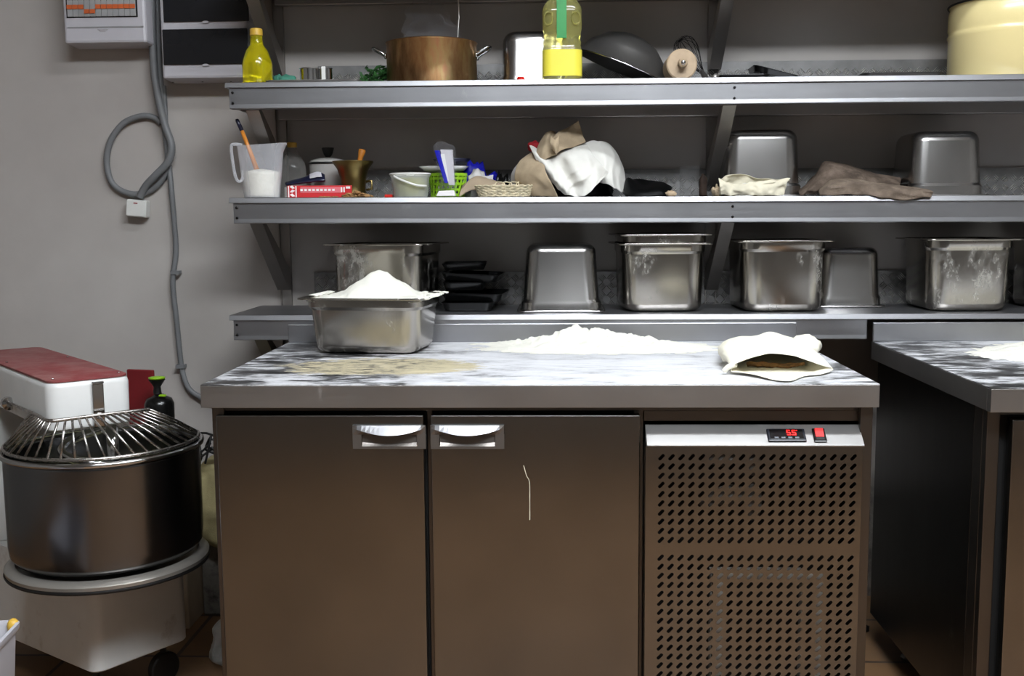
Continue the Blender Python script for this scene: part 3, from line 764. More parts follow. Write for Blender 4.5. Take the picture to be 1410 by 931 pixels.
# ------------------------------------------------------------------ stack of black tins right of the tub
def tin(label, x, y, z, w, l, h, rz, tx_=0., ty_=0., group='black baking tins stacked on the lowest shelf', m='black_gloss', name='baking_tin'):
    o = MB().loft([rrect(w*.86, l*.86, .015, 4, 0), rrect(w*.97, l*.97, .02, 4, h-.002), rrect(w, l, .02, 4, h)], True, True, False).build(name, m, solid=.0014, soff=1, bevel=.0008)
    o.location = (x, y, z); o.rotation_euler = (tx_, ty_, rz)
    return tag(o, label, 'baking tin', group)
xl = at(612, 420, .93).x; zz = sz(3, xl)+.003
def tt(label, x0, x1, dz, l, h, rz, ty_): tin(label, (x0+x1)/2, .94, zz+dz, x1-x0, l, h, rz, 0, ty_)
tt('black baking tin at the bottom of the stack beside the deep tub', xl, xl+.150, 0, .22, .024, .0, 0)
tt('second black baking tin from the bottom of the stack', xl+.004, xl+.182, .027, .21, .022, -.08, .02)
tt('third black baking tin from the bottom of the stack', xl, xl+.122, .058, .20, .022, .05, 0)
tt('fourth black baking tin from the bottom, the widest to the right', xl+.002, xl+.170, .084, .20, .020, -.06, .05)
tt('topmost black baking tin of the stack beside the deep tub', xl-.002, xl+.125, .115, .19, .018, .05, -.01)

# ------------------------------------------------------------------ spiral dough mixer
B = V((-.32, .25, 0))
mx = thing('spiral_mixer', 'white spiral dough mixer with red top, steel bowl and wire guard, at the left edge', 'dough mixer', (B.x, B.y, 0))
eb = V((.56, .829, 0)); bb = V((-.829, .56, 0))
Lc = V((-.352, .209, 0)); bw = .272
def oriented(mb, o, e, b, w, l, r, zs, n=6):
    # rounded rectangle lofted through heights; o = near-left corner, e = along the face, b = backwards
    rings = []
    for z, ins in zs:
        ring = []
        for p in rrect(w-2*ins, l-2*ins, max(.004, r-ins), n):
            ring.append(o + e*(p.x+w/2) + b*(p.y+l/2) + V((0, 0, z)))
        rings.append(ring)
    return mb.loft(rings)
oriented(MB(), Lc, eb, bb, bw, .62, .03, [(.12, .004), (.124, 0), (.366, 0), (.37, .004)]).build('mixer_base', 'mixer_white', mx, smooth=True, angle=.6)
co = Lc + bb*.405
oriented(MB(), co, eb, bb, bw, .215, .03, [(.371, .003), (.375, 0), (.722, 0), (.726, .003)]).build('column', 'mixer_white', mx, smooth=True, angle=.6)
eh = V((.745, .667, 0)); bh = V((-.667, .745, 0)); Hl = V((-.367, .088, 0)); hw = .186
hd = oriented(MB(), Hl, eh, bh, hw, .70, .032, [(.728, .008), (.733, .001), (.825, .0), (.834, .003), (.838, .008)]).build('mixer_head', 'mixer_white', mx, smooth=True, angle=.6)
oriented(MB(), Hl+eh*.004+bh*.004, eh, bh, hw-.008, .69, .028, [(.8384, .0), (.8425, .0), (.8435, .002)]).build('red_cover', 'mixer_red', hd, smooth=True, angle=.5)['label'] = 'dusty red top cover'
for u, v in ((.02, .03), (.166, .03), (.02, .40), (.166, .40)):
    MB().blob(Hl+eh*u+bh*v+V((0, 0, .8445)), .004, 1, (1, 1, .5)).build('screw', 'chrome', hd, smooth=True)
# latch strap on the front face
fc = Hl+eh*.085-bh*.0005
def facebox(mb, u0, u1, z0, z1, d0, d1):
    P_ = [Hl+eh*u-bh*d for u in (u0, u1) for d in (d0, d1)]
    ring0 = [V((p.x, p.y, z0)) for p in (P_[0], P_[1], P_[3], P_[2])]; ring1 = [V((p.x, p.y, z1)) for p in (P_[0], P_[1], P_[3], P_[2])]
    return mb.loft([ring0, ring1])
st = MB(); facebox(st, .092, .118, .730, .828, .0005, .007); facebox(st, .092, .118, .8285, .834, .0005, .011)
lt = st.build('latch', 'chrome', mx, bevel=.002)
lt['label'] = 'chrome latch strap'
mb = MB(); facebox(mb, .099, .111, .75, .762, .0072, .012); mb.build('latch_button', 'chrome', lt, bevel=.002)
# bowl
bowl = MB().lathe([(.05, .414), (.185, .414), (.205, .419), (.2145, .432), (.217, .455), (.2175, .655), (.2175, .664)], B, 72, cap=(True, False)).build('bowl', 'bowl', mx, smooth=True, solid=.002, angle=.8)
tor = [B+V((.221*math.cos(a), .221*math.sin(a), .668)) for a in [2*PI*i/72 for i in range(72)]]
MB().tube(tor, .0062, 10, closed=True).build('bowl_rim', 'chrome', bowl, smooth=True)
MB().lathe([(.10, .4135), (.10, .3955), (.07, .371)], B, 32).build('bowl_spindle', 'black_trim', mx, smooth=True, angle=.5)
rg = MB().lathe([(.205, .409), (.223, .406), (.2285, .4), (.2275, .392), (.205, .389)], B, 72, cap=(False, False)); 
rg.lathe([(.11, .3935), (.206, .3935)], B, 72, cap=(False, False)); rg.build('drip_ring', 'ring', mx, smooth=True, angle=.8)
MB().lathe([(.2285, .391), (.230, .3875), (.2285, .384), (.2, .386)], B, 72, cap=(False, False)).build('ring_gasket', 'black_trim', mx, smooth=True)
# dough rest and kneading tools
ds_ = MB(); ds_.lathe([(0.0005, .50), (.08, .505), (.15, .50), (.205, .515), (.2115, .53), (.2115, .49)], B, 40, cap=(False, False)); ds_.build('dough', 'dough', mx, smooth=True)
hk = []
for i in range(60):
    a = i*.22; r = .030+.055*math.sin(PI*min(1, i/50)); hk.append(B+V((-.03+r*math.cos(a), .03+r*math.sin(a), .715-.205*i/59)))
hk = [B+V((-.03, .03, .7275)), B+V((-.03, .03, .72))]+hk
MB().tube(hk, .011, 8).build('spiral_hook', 'chrome', mx, smooth=True)
MB().tube([B+V((.03, -.02, .7275)), B+V((.03, -.02, .51))], .014, 10).build('breaker_bar', 'chrome', mx, smooth=True)
# wire guard: collar wire around the head, rim wire on the bowl, bars between
def zat(v, z): return V((v[0], v[1], z))
collar = catmull([(-.575, .315, .757), (-.50, .23, .759), (-.42, .135, .762), (-.380, .085, .7625), (-.362, .064, .763), (-.34, .062, .763), (-.30, .098, .763), (-.24, .152, .763), (-.205, .185, .762), (-.19, .205, .761)], 8)
def along(path, u):
    d = [0]
    for a, b_ in zip(path, path[1:]): d.append(d[-1]+(b_-a).length)
    s = u*d[-1]
    for i in range(len(path)-1):
        if d[i+1] >= s: return path[i].lerp(path[i+1], (s-d[i])/max(1e-9, d[i+1]-d[i]))
    return path[-1]
gd = MB().tube(collar, .0042, 8).build('wire_guard', 'wire', mx, smooth=True)
a0, a1 = math.radians(186), math.radians(186+200)
rim = [B+V((.214*math.cos(a), .214*math.sin(a), .681)) for a in [a0+(a1-a0)*i/70 for i in range(71)]]
MB().tube(rim, .0042, 8).build('rim_wire', 'wire', gd, smooth=True)
NB = 25
for i in range(NB):
    u = i/(NB-1); p = along(collar, .36+.64*u**.85); q = along(rim, u)
    MB().tube([p, p.lerp(q, .5)+V((0, 0, .004)), q], .0028, 6).build('guard_bar', 'wire', gd, smooth=True)
MB().lathe([(.012, 0), (.016, .004), (.016, .02), (.008, .026)], n=16, M4=Matrix.Translation((-.582, .318, .757)) @ Matrix.Rotation(PI/2, 4, Vector((.745, .667, 0)))).build('guard_pivot', 'chrome', mx, smooth=True, angle=.5)
for u, v in ((.04, .06), (.23, .06), (.04, .55), (.23, .55)):
    p = Lc+eb*u+bb*v
    MB().box(p.x-.006, p.x+.006, p.y-.006, p.y+.006, .085, .1205).build('caster_fork', 'black_trim', mx)
    MB().lathe([(.02, -.012), (.038, -.012), (.042, -.008), (.042, .008), (.038, .012), (.02, .012)], n=24, M4=Matrix.Translation((p.x, p.y, .0425)) @ Matrix.Rotation(PI/2, 4, 'Y') @ Matrix.Rotation(.6, 4, 'X')).build('caster_wheel', 'black_trim', mx, smooth=True, angle=.6)

# ------------------------------------------------------------------ wall: electrical boxes and conduits
t = thing('fuse_box', 'white fuse box with orange switches behind a clear window, upper left wall', 'fuse box', tuple(at(148, 30, 1.098)))
def wbox(x0, x1, z0, z1, y0, y1, name, m, par, bev=.006, dy=0.0):
    mb = MB(); mb.loft([[V((x0-dy, y1, z0-dy)), V((x1+dy, y1, z0-dy)), V((x1+dy, y1, z1+dy)), V((x0-dy, y1, z1+dy))], [V((x0, y0, z0)), V((x1, y0, z0)), V((x1, y0, z1)), V((x0, y0, z1))]])
    return mb.build(name, m, par, bevel=bev)
fy = 1.0
a = at(89, 60, fy); b_ = at(199, 0, fy)
FZ0, FZ1 = a.z, a.z+.235
wbox(a.x, b_.x, FZ0, FZ1, fy, 1.097, 'box_body', 'plas_white', t, .008, .004)
w0 = at(92, 25, fy); w1 = at(189, 3, fy)
fr = MB().box(w0.x, w1.x, fy-.0012, fy-.0002, w0.z, w1.z+.012).build('breaker_window', 'smoke', t)
xb = w0.x+.004; bwid = (w1.x-w0.x-.008)/12
for i in range(12):
    col = 'orange' if i not in (3, 4) else 'breaker'
    x = xb+i*bwid
    k = MB().box(x+.0006, x+bwid-.0006, fy-.006, fy-.0014, w0.z+.003, w1.z+.008).build('breaker', 'breaker', t, bevel=.0008)
    zs0 = (w0.z+w1.z)/2+(.003 if i not in (3, 4) else -.010)
    MB().box(x+.0008, x+bwid-.0008, fy-.009, fy-.0062, zs0, zs0+.012).build('toggle', 'orange', k)
lp = at(142, 47, fy); g = []
for i in range(13):
    u = -1+2*i/12; xx = lp.x+u*.0155
    zt_ = at(142, 40, fy).z; dpt = .0075*(1-max(0, abs(u)-.5)*2)
    g.append([V((xx, fy-.0003, zt_)), V((xx, fy-.004, zt_-.001)), V((xx, fy-.0005, zt_-dpt-.001))])
MB().grid(g).build('window_latch', 'plas_white', t)
w0b = at(190, 38, fy)
MB().box(a.x+.012, b_.x-.006, fy-.0022, fy-.0005, at(140, 38, fy).z, at(140, 36.5, fy).z).build('door_seam', 'breaker', t)
t = thing('fuse_box', 'larger white fuse box with two black smoked windows, beside the grey conduits', 'fuse box', tuple(at(280, 50, 1.098)))
a = at(224, 110, fy); b_ = at(343, 110, fy); top = FZ1+.08
bz = a.z+.003
wbox(a.x, b_.x, bz, top, fy, 1.097, 'box_body', 'plas_white', t, .008, .004)
for (yt, yb) in ((-40, 31), (39, 90)):
    p0 = at(226, yb, fy); p1 = at(341, yt, fy)
    wn = MB().box(p0.x, p1.x, fy-.005, fy-.0003, p0.z, min(p1.z, top-.012)).build('smoked_window', 'smoke', t, bevel=.003)
    q = at(284, yb+.5, fy)
    MB().lathe([(.0005, 0), (.010, 0), (.010, .0015)], n=20, M4=Matrix.Translation((q.x, fy-.0052, q.z+.0015)) @ Matrix.Rotation(PI/2, 4, 'X'), sy=.35).build('finger_notch', 'plas_white', wn)
for px_ in (238, 279, 318):
    q = at(px_, 112, 1.06); MB().lathe([(.003, 0), (.003, .002)], (q.x, q.y, bz-.0035), 10).build('knockout', 'bolt', t)

def hose(pts, r, label, loc_i=0, k=14, sub=5):
    c = catmull(pts, sub)
    path = catmull(c, 4); rr = [r*(1+(.06 if i % 2 else -.04)) for i in range(len(path))]
    # resample evenly so that the corrugations stay regular
    L = sum((b-a).length for a, b in zip(path, path[1:])); n = int(L/.0035)
    pp = [along(path, i/n) for i in range(n+1)]; rr = [r*(1.03 if i % 2 else .93) for i in range(n+1)]
    o = MB().tube(pp, r, 10, rr).build('conduit', 'conduit', smooth=True)
    return tag(o, label, 'conduit')
HY = 1.083
def hp(px_, py_, y=HY): return at(px_, py_, y)
hose([hp(209, -40, 1.06), hp(209.5, 30, 1.06), hp(212, 95, 1.062), hp(219, 140, 1.064), hp(227, 172, 1.068), hp(236, 200, 1.066), hp(232, 222, 1.064), hp(214, 242, 1.066), hp(201, 256, 1.074), hp(192, 272, 1.078)], .0115, 'thick grey conduit running down the wall and curving left to the white junction box')
hose([hp(216, -40, 1.083), hp(217, 30, 1.083), hp(219, 90, 1.083), hp(224, 150, 1.086), hp(229, 195, 1.087), hp(231, 222, 1.087), hp(224, 246, 1.087), hp(206, 263, 1.087), hp(180, 267, 1.087), hp(156, 254, 1.087), hp(147, 225, 1.087), hp(152, 195, 1.087), hp(170, 170, 1.087), hp(195, 160, 1.087), hp(212, 162, 1.089), hp(222, 170, 1.091)], .0095, 'grey conduit bent into an open loop on the wall')
hose([hp(225, 118, 1.09), hp(227, 150, 1.09), hp(229, 195, 1.0915), hp(233, 230, 1.0915), hp(236, 262), hp(241, 320), hp(242, 350), hp(238, 390), hp(243, 440), hp(248, 490), hp(252, 515), hp(260, 535), hp(276, 547), hp(300, 556), hp(340, 562), hp(352, 600), hp(354, 700), hp(355, 790)], .0085, 'long thin grey conduit dropping down the wall behind the worktop')
for px_, py_ in ((243, 375), (250, 504)):
    p = hp(px_, py_, 1.09)
    o = MB().box(p.x-.013, p.x+.013, p.y-.019, p.y-.0165, p.z-.006, p.z+.006).box(p.x-.013, p.x-.011, p.y-.0165, 1.0995, p.z-.006, p.z+.006).box(p.x+.011, p.x+.013, p.y-.0165, 1.0995, p.z-.006, p.z+.006).build('conduit_clip', 'conduit', bevel=.001)
    tag(o, 'upper grey clip on the long thin conduit' if py_ < 400 else 'lower grey clip on the long thin conduit above the mixer', 'clip')
jb = thing('junction_box', 'small white junction box at the end of the looped conduit', 'junction box', tuple(at(187, 287, 1.098)))
p0 = at(174, 299, 1.06); p1 = at(200, 275, 1.06)
Mj = Matrix.Translation(((p0.x+p1.x)/2, 0, (p0.z+p1.z)/2)) @ Matrix.Rotation(.1, 4, 'Y')
w_, h_ = (p1.x-p0.x)/2, (p1.z-p0.z)/2
MB().box(-w_, w_, 1.062, 1.098, -h_, h_, Mj).build('box_body', 'plas_lwhite', jb, bevel=.004)
MB().box(-w_+.002, w_-.002, 1.056, 1.0615, -h_+.002, h_-.002, Mj).build('box_lid', 'plas_lwhite', jb, bevel=.003)
MB().box(-.006, .006, 1.0545, 1.0558, h_-.012, h_-.009, Mj).build('lid_mark', 'cloth_r', jb)

# ------------------------------------------------------------------ upper shelf
t = thing('spray_bottle', 'yellow plastic bottle with orange neck, left end of the upper shelf', 'bottle', tuple(at(355, 112, .815)))
p = at(355, 112, .815); zb1 = sz(1, p.x)+.001; R_ = .041
prof = [(.001, 0), (R_*.9, 0), (R_, .006), (R_, .055), (R_*.93, .068), (R_*.72, .092), (.0185, .108), (.0165, .120), (.0165, .132)]
MB().lathe(prof, (p.x, p.y, zb1), 36, cap=(True, False)).build('bottle_body', 'yel_bottle', t, smooth=True)
MB().lathe([(.0165, .1325), (.0178, .1335), (.0172, .150), (.0145, .152)], (p.x, p.y, zb1), 28).build('bottle_neck', 'yel_cap', t, smooth=True, angle=.6)
p = at(393, 104, .93); z = sz(1, p.x)+.001
g = MB(); g.blob((p.x, p.y, z+.013), 1, 3, (.036, .03, .026), .6, 14); g.blob((p.x-.02, p.y, z+.02), 1, 3, (.012, .02, .022), .5, 14)
tag(g.build('scouring_cloth', 'teal', smooth=True), 'crumpled green cloth behind the yellow bottle', 'cloth')
p0 = at(370, 108, .80); p1 = at(497, 108, .80)
t = MB().loft([rrect(p1.x-p0.x, .18, .012, 4, 0), rrect(p1.x-p0.x+.006, .186, .014, 4, .006)]).build('serving_tray', 'galv_dull', bevel=.001)
t.location = ((p0.x+p1.x)/2, .855, sz(1, p0.x)+.0015); tag(t, 'thin dull metal tray lying under the small tins on the upper shelf', 'tray')
t = thing('metal_ring_mould', 'small shiny steel ring tins with a bright clip, left part of upper shelf', 'baking ring', tuple(at(433, 104, .83)))
p = at(428, 104, .84); z = sz(1, p.x)+.0085
MB().lathe([(.030, 0), (.030, .036), (.0315, .038), (.0285, .038), (.0285, .001)], (p.x, p.y, z), 40, cap=(False, True)).build('ring_tin', 'chrome', t, smooth=True, angle=.6)
p2 = at(447, 104, .815)
MB().lathe([(.019, 0), (.019, .035), (.0205, .037), (.0175, .037), (.0175, .001)], (p2.x, .83, z), 36, cap=(False, True)).build('ring_tin', 'chrome', t, smooth=True, angle=.6)
MB().box(p2.x-.007, p2.x+.004, .8065, .8095, z+.001, z+.040).build('clip', 'plas_lwhite', t, bevel=.001)
# herbs
p = at(519, 100, .93); z = sz(1, p.x)+.001
hb = MB()
for i in range(170):
    a, e = random.uniform(0, 2*PI), random.uniform(.1, 1.2); r = random.uniform(.015, .062)
    c_ = V((p.x+r*math.cos(a)*math.cos(e)*.85+random.uniform(-.006, .006), p.y+r*math.sin(a)*math.cos(e), z+.004+r*math.sin(e)*1.1))
    d1 = V((random.uniform(-1, 1), random.uniform(-1, 1), random.uniform(-.4, 1))).normalized(); d2 = d1.orthogonal().normalized(); s = random.uniform(.007, .013)
    pts = [c_+d1*s, c_+d2*s*.6+d1*s*.2, c_+d2*s*.3-d1*s*.4, c_-d1*s, c_-d2*s*.3-d1*s*.4, c_-d2*s*.6+d1*s*.2]
    v = [hb.bm.verts.new(q) for q in pts]; hb.bm.faces.new(v)
for i in range(8): hb.tube([(p.x+random.uniform(-.03, .03), p.y+random.uniform(-.02, .02), z+.002), (p.x+random.uniform(-.02, .02), p.y, z+.03)], .001, 5)
tag(hb.build('parsley', 'herb', solid=.0004), 'small bunch of green parsley left of the copper pot', 'herbs', kind='stuff')
# copper pot
pc = at(595, 104, .92); R_ = .128; z = sz(1, pc.x)+.001
t = thing('copper_pot', 'large tarnished copper pot with two steel handles on the upper shelf', 'pot', (pc.x, pc.y, z))
MB().lathe([(.001, 0), (R_-.006, 0), (R_, .005), (R_, .118), (R_+.003, .1215), (R_-.001, .1235)], (pc.x, pc.y, z), 72, cap=(True, False)).build('pot_body', 'copper', t, smooth=True, solid=.0022, angle=.9)
for s in (-1, 1):
    hpts = catmull([V((s*(R_+.001), -.028, .088)), V((s*(R_+.016), -.028, .098)), V((s*(R_+.034), -.024, .108)), V((s*(R_+.040), 0, .110)), V((s*(R_+.034), .024, .108)), V((s*(R_+.016), .028, .098)), V((s*(R_+.001), .028, .088))], 6)
    rr = [.0042]*len(hpts)
    h = MB().tube([V((pc.x, pc.y, z))+q for q in hpts], .0042, 8, rr).build('handle', 'chrome', t, smooth=True)
    for y in (-.028, .028):
        MB().blob((pc.x+s*(R_+.0005), pc.y+y, z+.086), 1, 2, (.005, .008, .009)).build('rivet_plate', 'chrome', h, smooth=True)
# clear film bag sticking out of the pot
def bagmesh(ctrl_rings, k=4, amp=.006, seed=3, fs=30):
    rings = [catloop(r, k) for r in ctrl_rings]
    cols = [catmull([r[i] for r in rings], 4) for i in range(len(rings[0]))]
    g = [[cols[i][j] for i in range(len(cols))] for j in range(len(cols[0]))]
    for r in g:
        for q in r:
            n_ = noise.noise(q*fs+V((seed, 0, 0))); m_ = noise.noise(q*fs*1.1+V((0, seed, 7)))
            q.x += amp*n_; q.y += amp*m_; q.z += amp*.4*n_
    return g
rings = []
for zz_, rx, ry, ox in ((.07, .08, .07, 0), (.12, .085, .07, .0), (.155, .075, .045, -.005), (.19, .07, .03, -.008), (.24, .05, .02, -.012), (.28, .05, .02, -.02)):
    rings.append([V((pc.x+ox+rx*math.cos(a), pc.y+ry*math.sin(a), z+zz_)) for a in [2*PI*i/10 for i in range(10)]])
g = bagmesh(rings, 5, .022, 3, 38)
tag(MB().loft(g, True, False, False).build('plastic_bag', 'filmbag', smooth=True), 'crinkled clear plastic bag sticking up out of the copper pot', 'bag')
s0 = at(631, 45, .90)
tag(MB().tube([V((s0.x-.002, .90, z+.10)), V((s0.x-.001, .90, s0.z)), at(632, 25, .90), at(631, -10, .90), V((s0.x+.001, .90, 1.822))], .0016, 6).build('string', 'cord', smooth=True), 'white string hanging down into the copper pot', 'string')
# red cap
p = at(717, 104, .79); z = sz(1, p.x)+.001
tag(MB().lathe([(.0001, .011), (.009, .011), (.0105, .009), (.0105, 0)], (p.x, p.y, z), 24).build('bottle_cap', 'red_cap', smooth=True, angle=.6), 'small red screw cap on the front edge of the upper shelf', 'bottle cap')
# oil bottle
p = at(774, 104, .835); z = sz(1, p.x)+.001; W_ = .108
t = thing('oil_bottle', 'square clear plastic bottle of yellow oil with green label strip, upper shelf', 'bottle', (p.x, p.y, z))
secs = [(.0, .88), (.004, .97), (.012, 1.), (.084, 1.), (.088, .99), (.096, .93), (.104, .97), (.112, .90), (.122, .95), (.13, .94), (.136, .98), (.150, 1.), (.185, 1.0), (.198, .97), (.215, .78), (.235, .42), (.245, .32), (.262, .32)]
R = [rrect(W_*k, W_*.86*k, .022*k+.004, 6, z+q, p.x, p.y) for q, k in secs]
bt = MB().loft(R, True, True, False).build('bottle_body', 'oil', t, smooth=True, angle=1.)
MB().loft([rrect(W_+.0012, W_*.86+.0012, .0262, 6, z+.013, p.x, p.y), rrect(W_+.0012, W_*.86+.0012, .0262, 6, z+.083, p.x, p.y)], True, False, False).build('label', 'label_y', t, smooth=True, angle=1.)['label'] = 'yellow wrap label'
MB().box(p.x-.015, p.x+.012, p.y-W_*.43-.0035, p.y-W_*.43-.0012, z+.112, z+.216).build('label_strip', 'green', t, bevel=.0008)['label'] = 'green vertical strip'
MB().lathe([(.018, .2625), (.019, .264), (.019, .282), (.016, .284)], (p.x, p.y, z), 28).build('cap', 'yel_cap', t, smooth=True, angle=.6)
# raised side ribs / moulded grip rings of the bottle
for sx_ in (-1, 1):
    MB().lathe([(.010, 0), (.013, .003), (.010, .005)], n=24, M4=Matrix.Translation((p.x+sx_*.037, p.y-W_*.43-.001, z+.165)) @ Matrix.Rotation(PI/2, 4, 'X'), cap=(False, False), sy=1.5).build('grip_moulding', 'oil', t, smooth=True)
# leaning wok
wc = V((.93, .955, 0)); zw = sz(1, .93)+.002
t = thing('wok', 'dark steel wok leaning on its rim behind the oil bottle', 'wok', (.93, .97, zw))
Rw = .138
prof = [(.0008, -.098), (.035, -.095), (.075, -.080), (.115, -.045), (Rw, 0), (Rw+.003, .001)]
tilt = math.radians(28)
Mw = Matrix.Translation((at(858, 90, .97).x, .965, zw+.068)) @ Matrix.Rotation(math.radians(-155), 4, 'Y') @ Matrix.Rotation(math.radians(0), 4, 'X')
Mw = Matrix.Translation((at(858, 90, .97).x-.004, .955, zw+.052)) @ Matrix.Rotation(math.radians(22), 4, 'Y') @ Matrix.Rotation(PI, 4, 'X') @ Matrix.Diagonal((1, .72, 1, 1))
MB().lathe(prof, n=64, M4=Mw, cap=(True, False)).build('wok_bowl', 'dark_steel_pan', t, smooth=True, solid=.0015)
rimw = [Mw @ V(((Rw+.002)*math.cos(a), (Rw+.002)*math.sin(a), 0)) for a in [2*PI*i/64 for i in range(64)]]
MB().tube(rimw, .0022, 6, closed=True).build('wok_rim', 'chrome', t, smooth=True)
# rolling pin seen end-on
p = at(939, 87, .80); 
t = thing('rolling_pin', 'wooden rolling pin lying end-on to the viewer on the upper shelf', 'rolling pin', (p.x, .80, sz(1, p.x)))
zc = sz(1, p.x)+.0445-.0008; ax = Matrix.Translation((p.x, .80, sz(1, p.x)+.0425)) @ Matrix.Rotation(-PI/2, 4, 'X')
MB().lathe([(.001, 0), (.038, 0), (.0415, .003), (.0415, .10), (.039, .103)], n=48, M4=ax).build('roller', 'wood', t, smooth=True, angle=.6)
MB().lathe([(.001, -.032), (.009, -.031), (.0125, -.026), (.0135, -.016), (.0115, -.006), (.012, -.0005)], n=28, M4=ax).build('pin_handle', 'wood', t, smooth=True)
MB().lathe([(.001, -.0345), (.0058, -.034), (.0065, -.0325)], n=20, M4=ax).build('end_cap', 'chrome', t, smooth=True)
# whisk behind it
t = thing('whisk', 'wire balloon whisk lying behind the rolling pin', 'whisk', tuple(at(955, 90, .95)))
q0 = at(974, 96, .90); base = V((q0.x, .90, sz(1, q0.x)+.012)); tip = at(944, 66, .965); ax = (tip-base); L = ax.length*1.25; ax.normalize()
sd = ax.cross(V((0, 1, 0))).normalized(); s2 = ax.cross(sd).normalized()
for i in range(7):
    a = PI*i/7; d = sd*math.cos(a)+s2*math.sin(a); pts = []
    for k in range(25):
        th_ = PI*k/24; pts.append(base+ax*(L*.22+L*.78*math.sin(th_)**.8)+d*(.040*math.cos(th_)*(math.sin(th_)*.9+.1)*1.6))
    MB().tube(pts, .0009, 5).build('wire', 'bolt', t, smooth=True)
MB().tube([base+ax*.035, base, base-ax*.005+V((.004, -.012, 0)), V((base.x+.012, .82, sz(1, base.x)+.010))], .009, 12, [.006, .0085, .0085, .0095]).build('whisk_handle', 'galv_dull', t, smooth=True)
# dark trays on the right of the upper shelf
def shelf_tin(label, pxl, pxr, Y, l, h, tilt=0., lift=0., k=1, m='black_gloss', g='dark trays on the upper shelf'):
    a = at(pxl, 102, Y-l/2); b_ = at(pxr, 102, Y-l/2); w = b_.x-a.x
    return tin(label, (a.x+b_.x)/2, Y, sz(k, a.x)+.003+lift, w, l, h, 0, 0, tilt, g, m, 'baking_tray')
shelf_tin('black baking tray lying flat near the whisk, upper shelf', 990, 1062, .90, .16, .014)
tr = shelf_tin('black baking tray propped up at an angle on the upper shelf', 1036, 1104, .93, .12, .014, .26, .016)
shelf_tin('flat dark baking sheet next to the cream enamel pot', 1190, 1303, .91, .17, .016, m='dark_steel_pan')
shelf_tin('smaller dark baking sheet lying at the back of the upper shelf before the cream pot', 1170, 1240, 1.035, .07, .016, m='black_gloss')
# small dark clutter by the wok
p = at(905, 100, .87); z = sz(1, p.x)+.001
tag(MB().lathe([(.001, 0), (.016, 0), (.018, .004), (.018, .012), (.001, .014)], (p.x, p.y, z), 24).build('jar_lid', 'black_trim', smooth=True, angle=.5), 'small black lid beside the rolling pin', 'lid')
p = at(885, 100, .86)
tag(MB().blob((p.x, p.y, sz(1, p.x)+.008), 1, 2, (.016, .012, .007), .4).build('cloth_scrap', 'black_trim', smooth=True), 'small black scrap on the upper shelf in front of the wok', 'scrap')
# cream enamel pot
R_ = .160; pc2 = at(1382, 100, .955); z = sz(1, pc2.x)+.001
t = thing('enamel_pot', 'large cream enamel pot at the right end of the upper shelf', 'pot', (pc2.x, .925, z))
MB().lathe([(.001, 0), (R_-.004, 0), (R_, .004), (R_+.0, .120), (R_+.003, .126), (R_, .132), (R_-.001, .138), (R_+.002, .146), (R_+.001, .19), (R_-.004, .204), (R_, .2075)], (pc2.x, .925, z), 80, cap=(True, False)).build('pot_body', 'cream', t, smooth=True, solid=.0018, angle=1.2)
rp = [V((pc2.x+(R_+.002)*math.cos(a), .925+(R_+.002)*math.sin(a), z+.210)) for a in [2*PI*i/80 for i in range(80)]]
MB().tube(rp, .003, 8, closed=True).build('pot_rim', 'black_trim', t, smooth=True)

# ------------------------------------------------------------------ middle shelf
# measuring jug with flour and a brush
p = at(361, 270, .805); z = sz(2, p.x)+.001; H = .148
t = thing('measuring_jug', 'translucent plastic measuring jug half full of flour, left end of middle shelf', 'jug', (p.x, p.y, z))
def jr(h): return .049+.015*h/H
g = []
for i in range(14):
    h = H*i/13; ring = []
    for k in range(48):
        a = 2*PI*k/48; r = jr(h)
        if h > H*.85: r += .010*max(0, math.cos(a))**12*(h/H-.85)/.15
        ring.append(V((p.x+r*math.cos(a), p.y+r*math.sin(a), z+h+(.006*math.sin(a*1+.6) if i == 13 else 0))))
    g.append(ring)
MB().loft(g, True, True, False).build('jug_body', 'jug', t, smooth=True, angle=1.)
hx = p.x-.052
hpts = catmull([V((p.x-.040, p.y-.036, z+H-.004)), V((p.x-.060, p.y-.044, z+H-.003)), V((p.x-.069, p.y-.045, z+H-.012)), V((p.x-.064, p.y-.044, z+H-.07)), V((p.x-.058, p.y-.042, z+.050)), V((p.x-.050, p.y-.040, z+.044)), V((p.x-.044, p.y-.036, z+.052)), V((p.x-.041, p.y-.036, z+.075))], 6)
MB().tube(hpts, .0042, 8).build('handle', 'jug', t, smooth=True)
mb = MB()
for i in range(6): mb.box(p.x+.006, p.x+.016+.004*(i % 2), p.y-jr(.08+i*.01)-.0006, p.y-jr(.08+i*.01)-.0002, z+.070+i*.011, z+.0708+i*.011)
mb.build('scale_marks', 'breaker', t)
rf = []
for i in range(10):
    h = .0015+.068*i/9; rf.append([V((p.x+(jr(h)-.0025)*math.cos(a), p.y+(jr(h)-.0025)*math.sin(a), z+h+(.005*noise.noise(V((math.cos(a)*3, math.sin(a)*3, 0))) if i == 9 else 0))) for a in [2*PI*k/40 for k in range(40)]])
rf.append([q.lerp(V((p.x, p.y, z+.07)), .5)+V((0, 0, .006)) for q in rf[-1]]); rf.append([V((p.x+.002*math.cos(2*PI*k/40), p.y+.002*math.sin(2*PI*k/40), z+.080)) for k in range(40)])
tag(MB().loft(rf).build('flour', 'flour', smooth=True), 'flour half filling the plastic measuring jug', 'flour')
t = thing('pastry_brush', 'orange wooden brush handle with black tip standing in the measuring jug', 'brush', tuple(at(340, 200, .80)))
b0 = at(356, 240, .805); b1 = at(343, 205, .805); b2 = at(333, 180, .805); b3 = at(326.5, 165.5, .805)
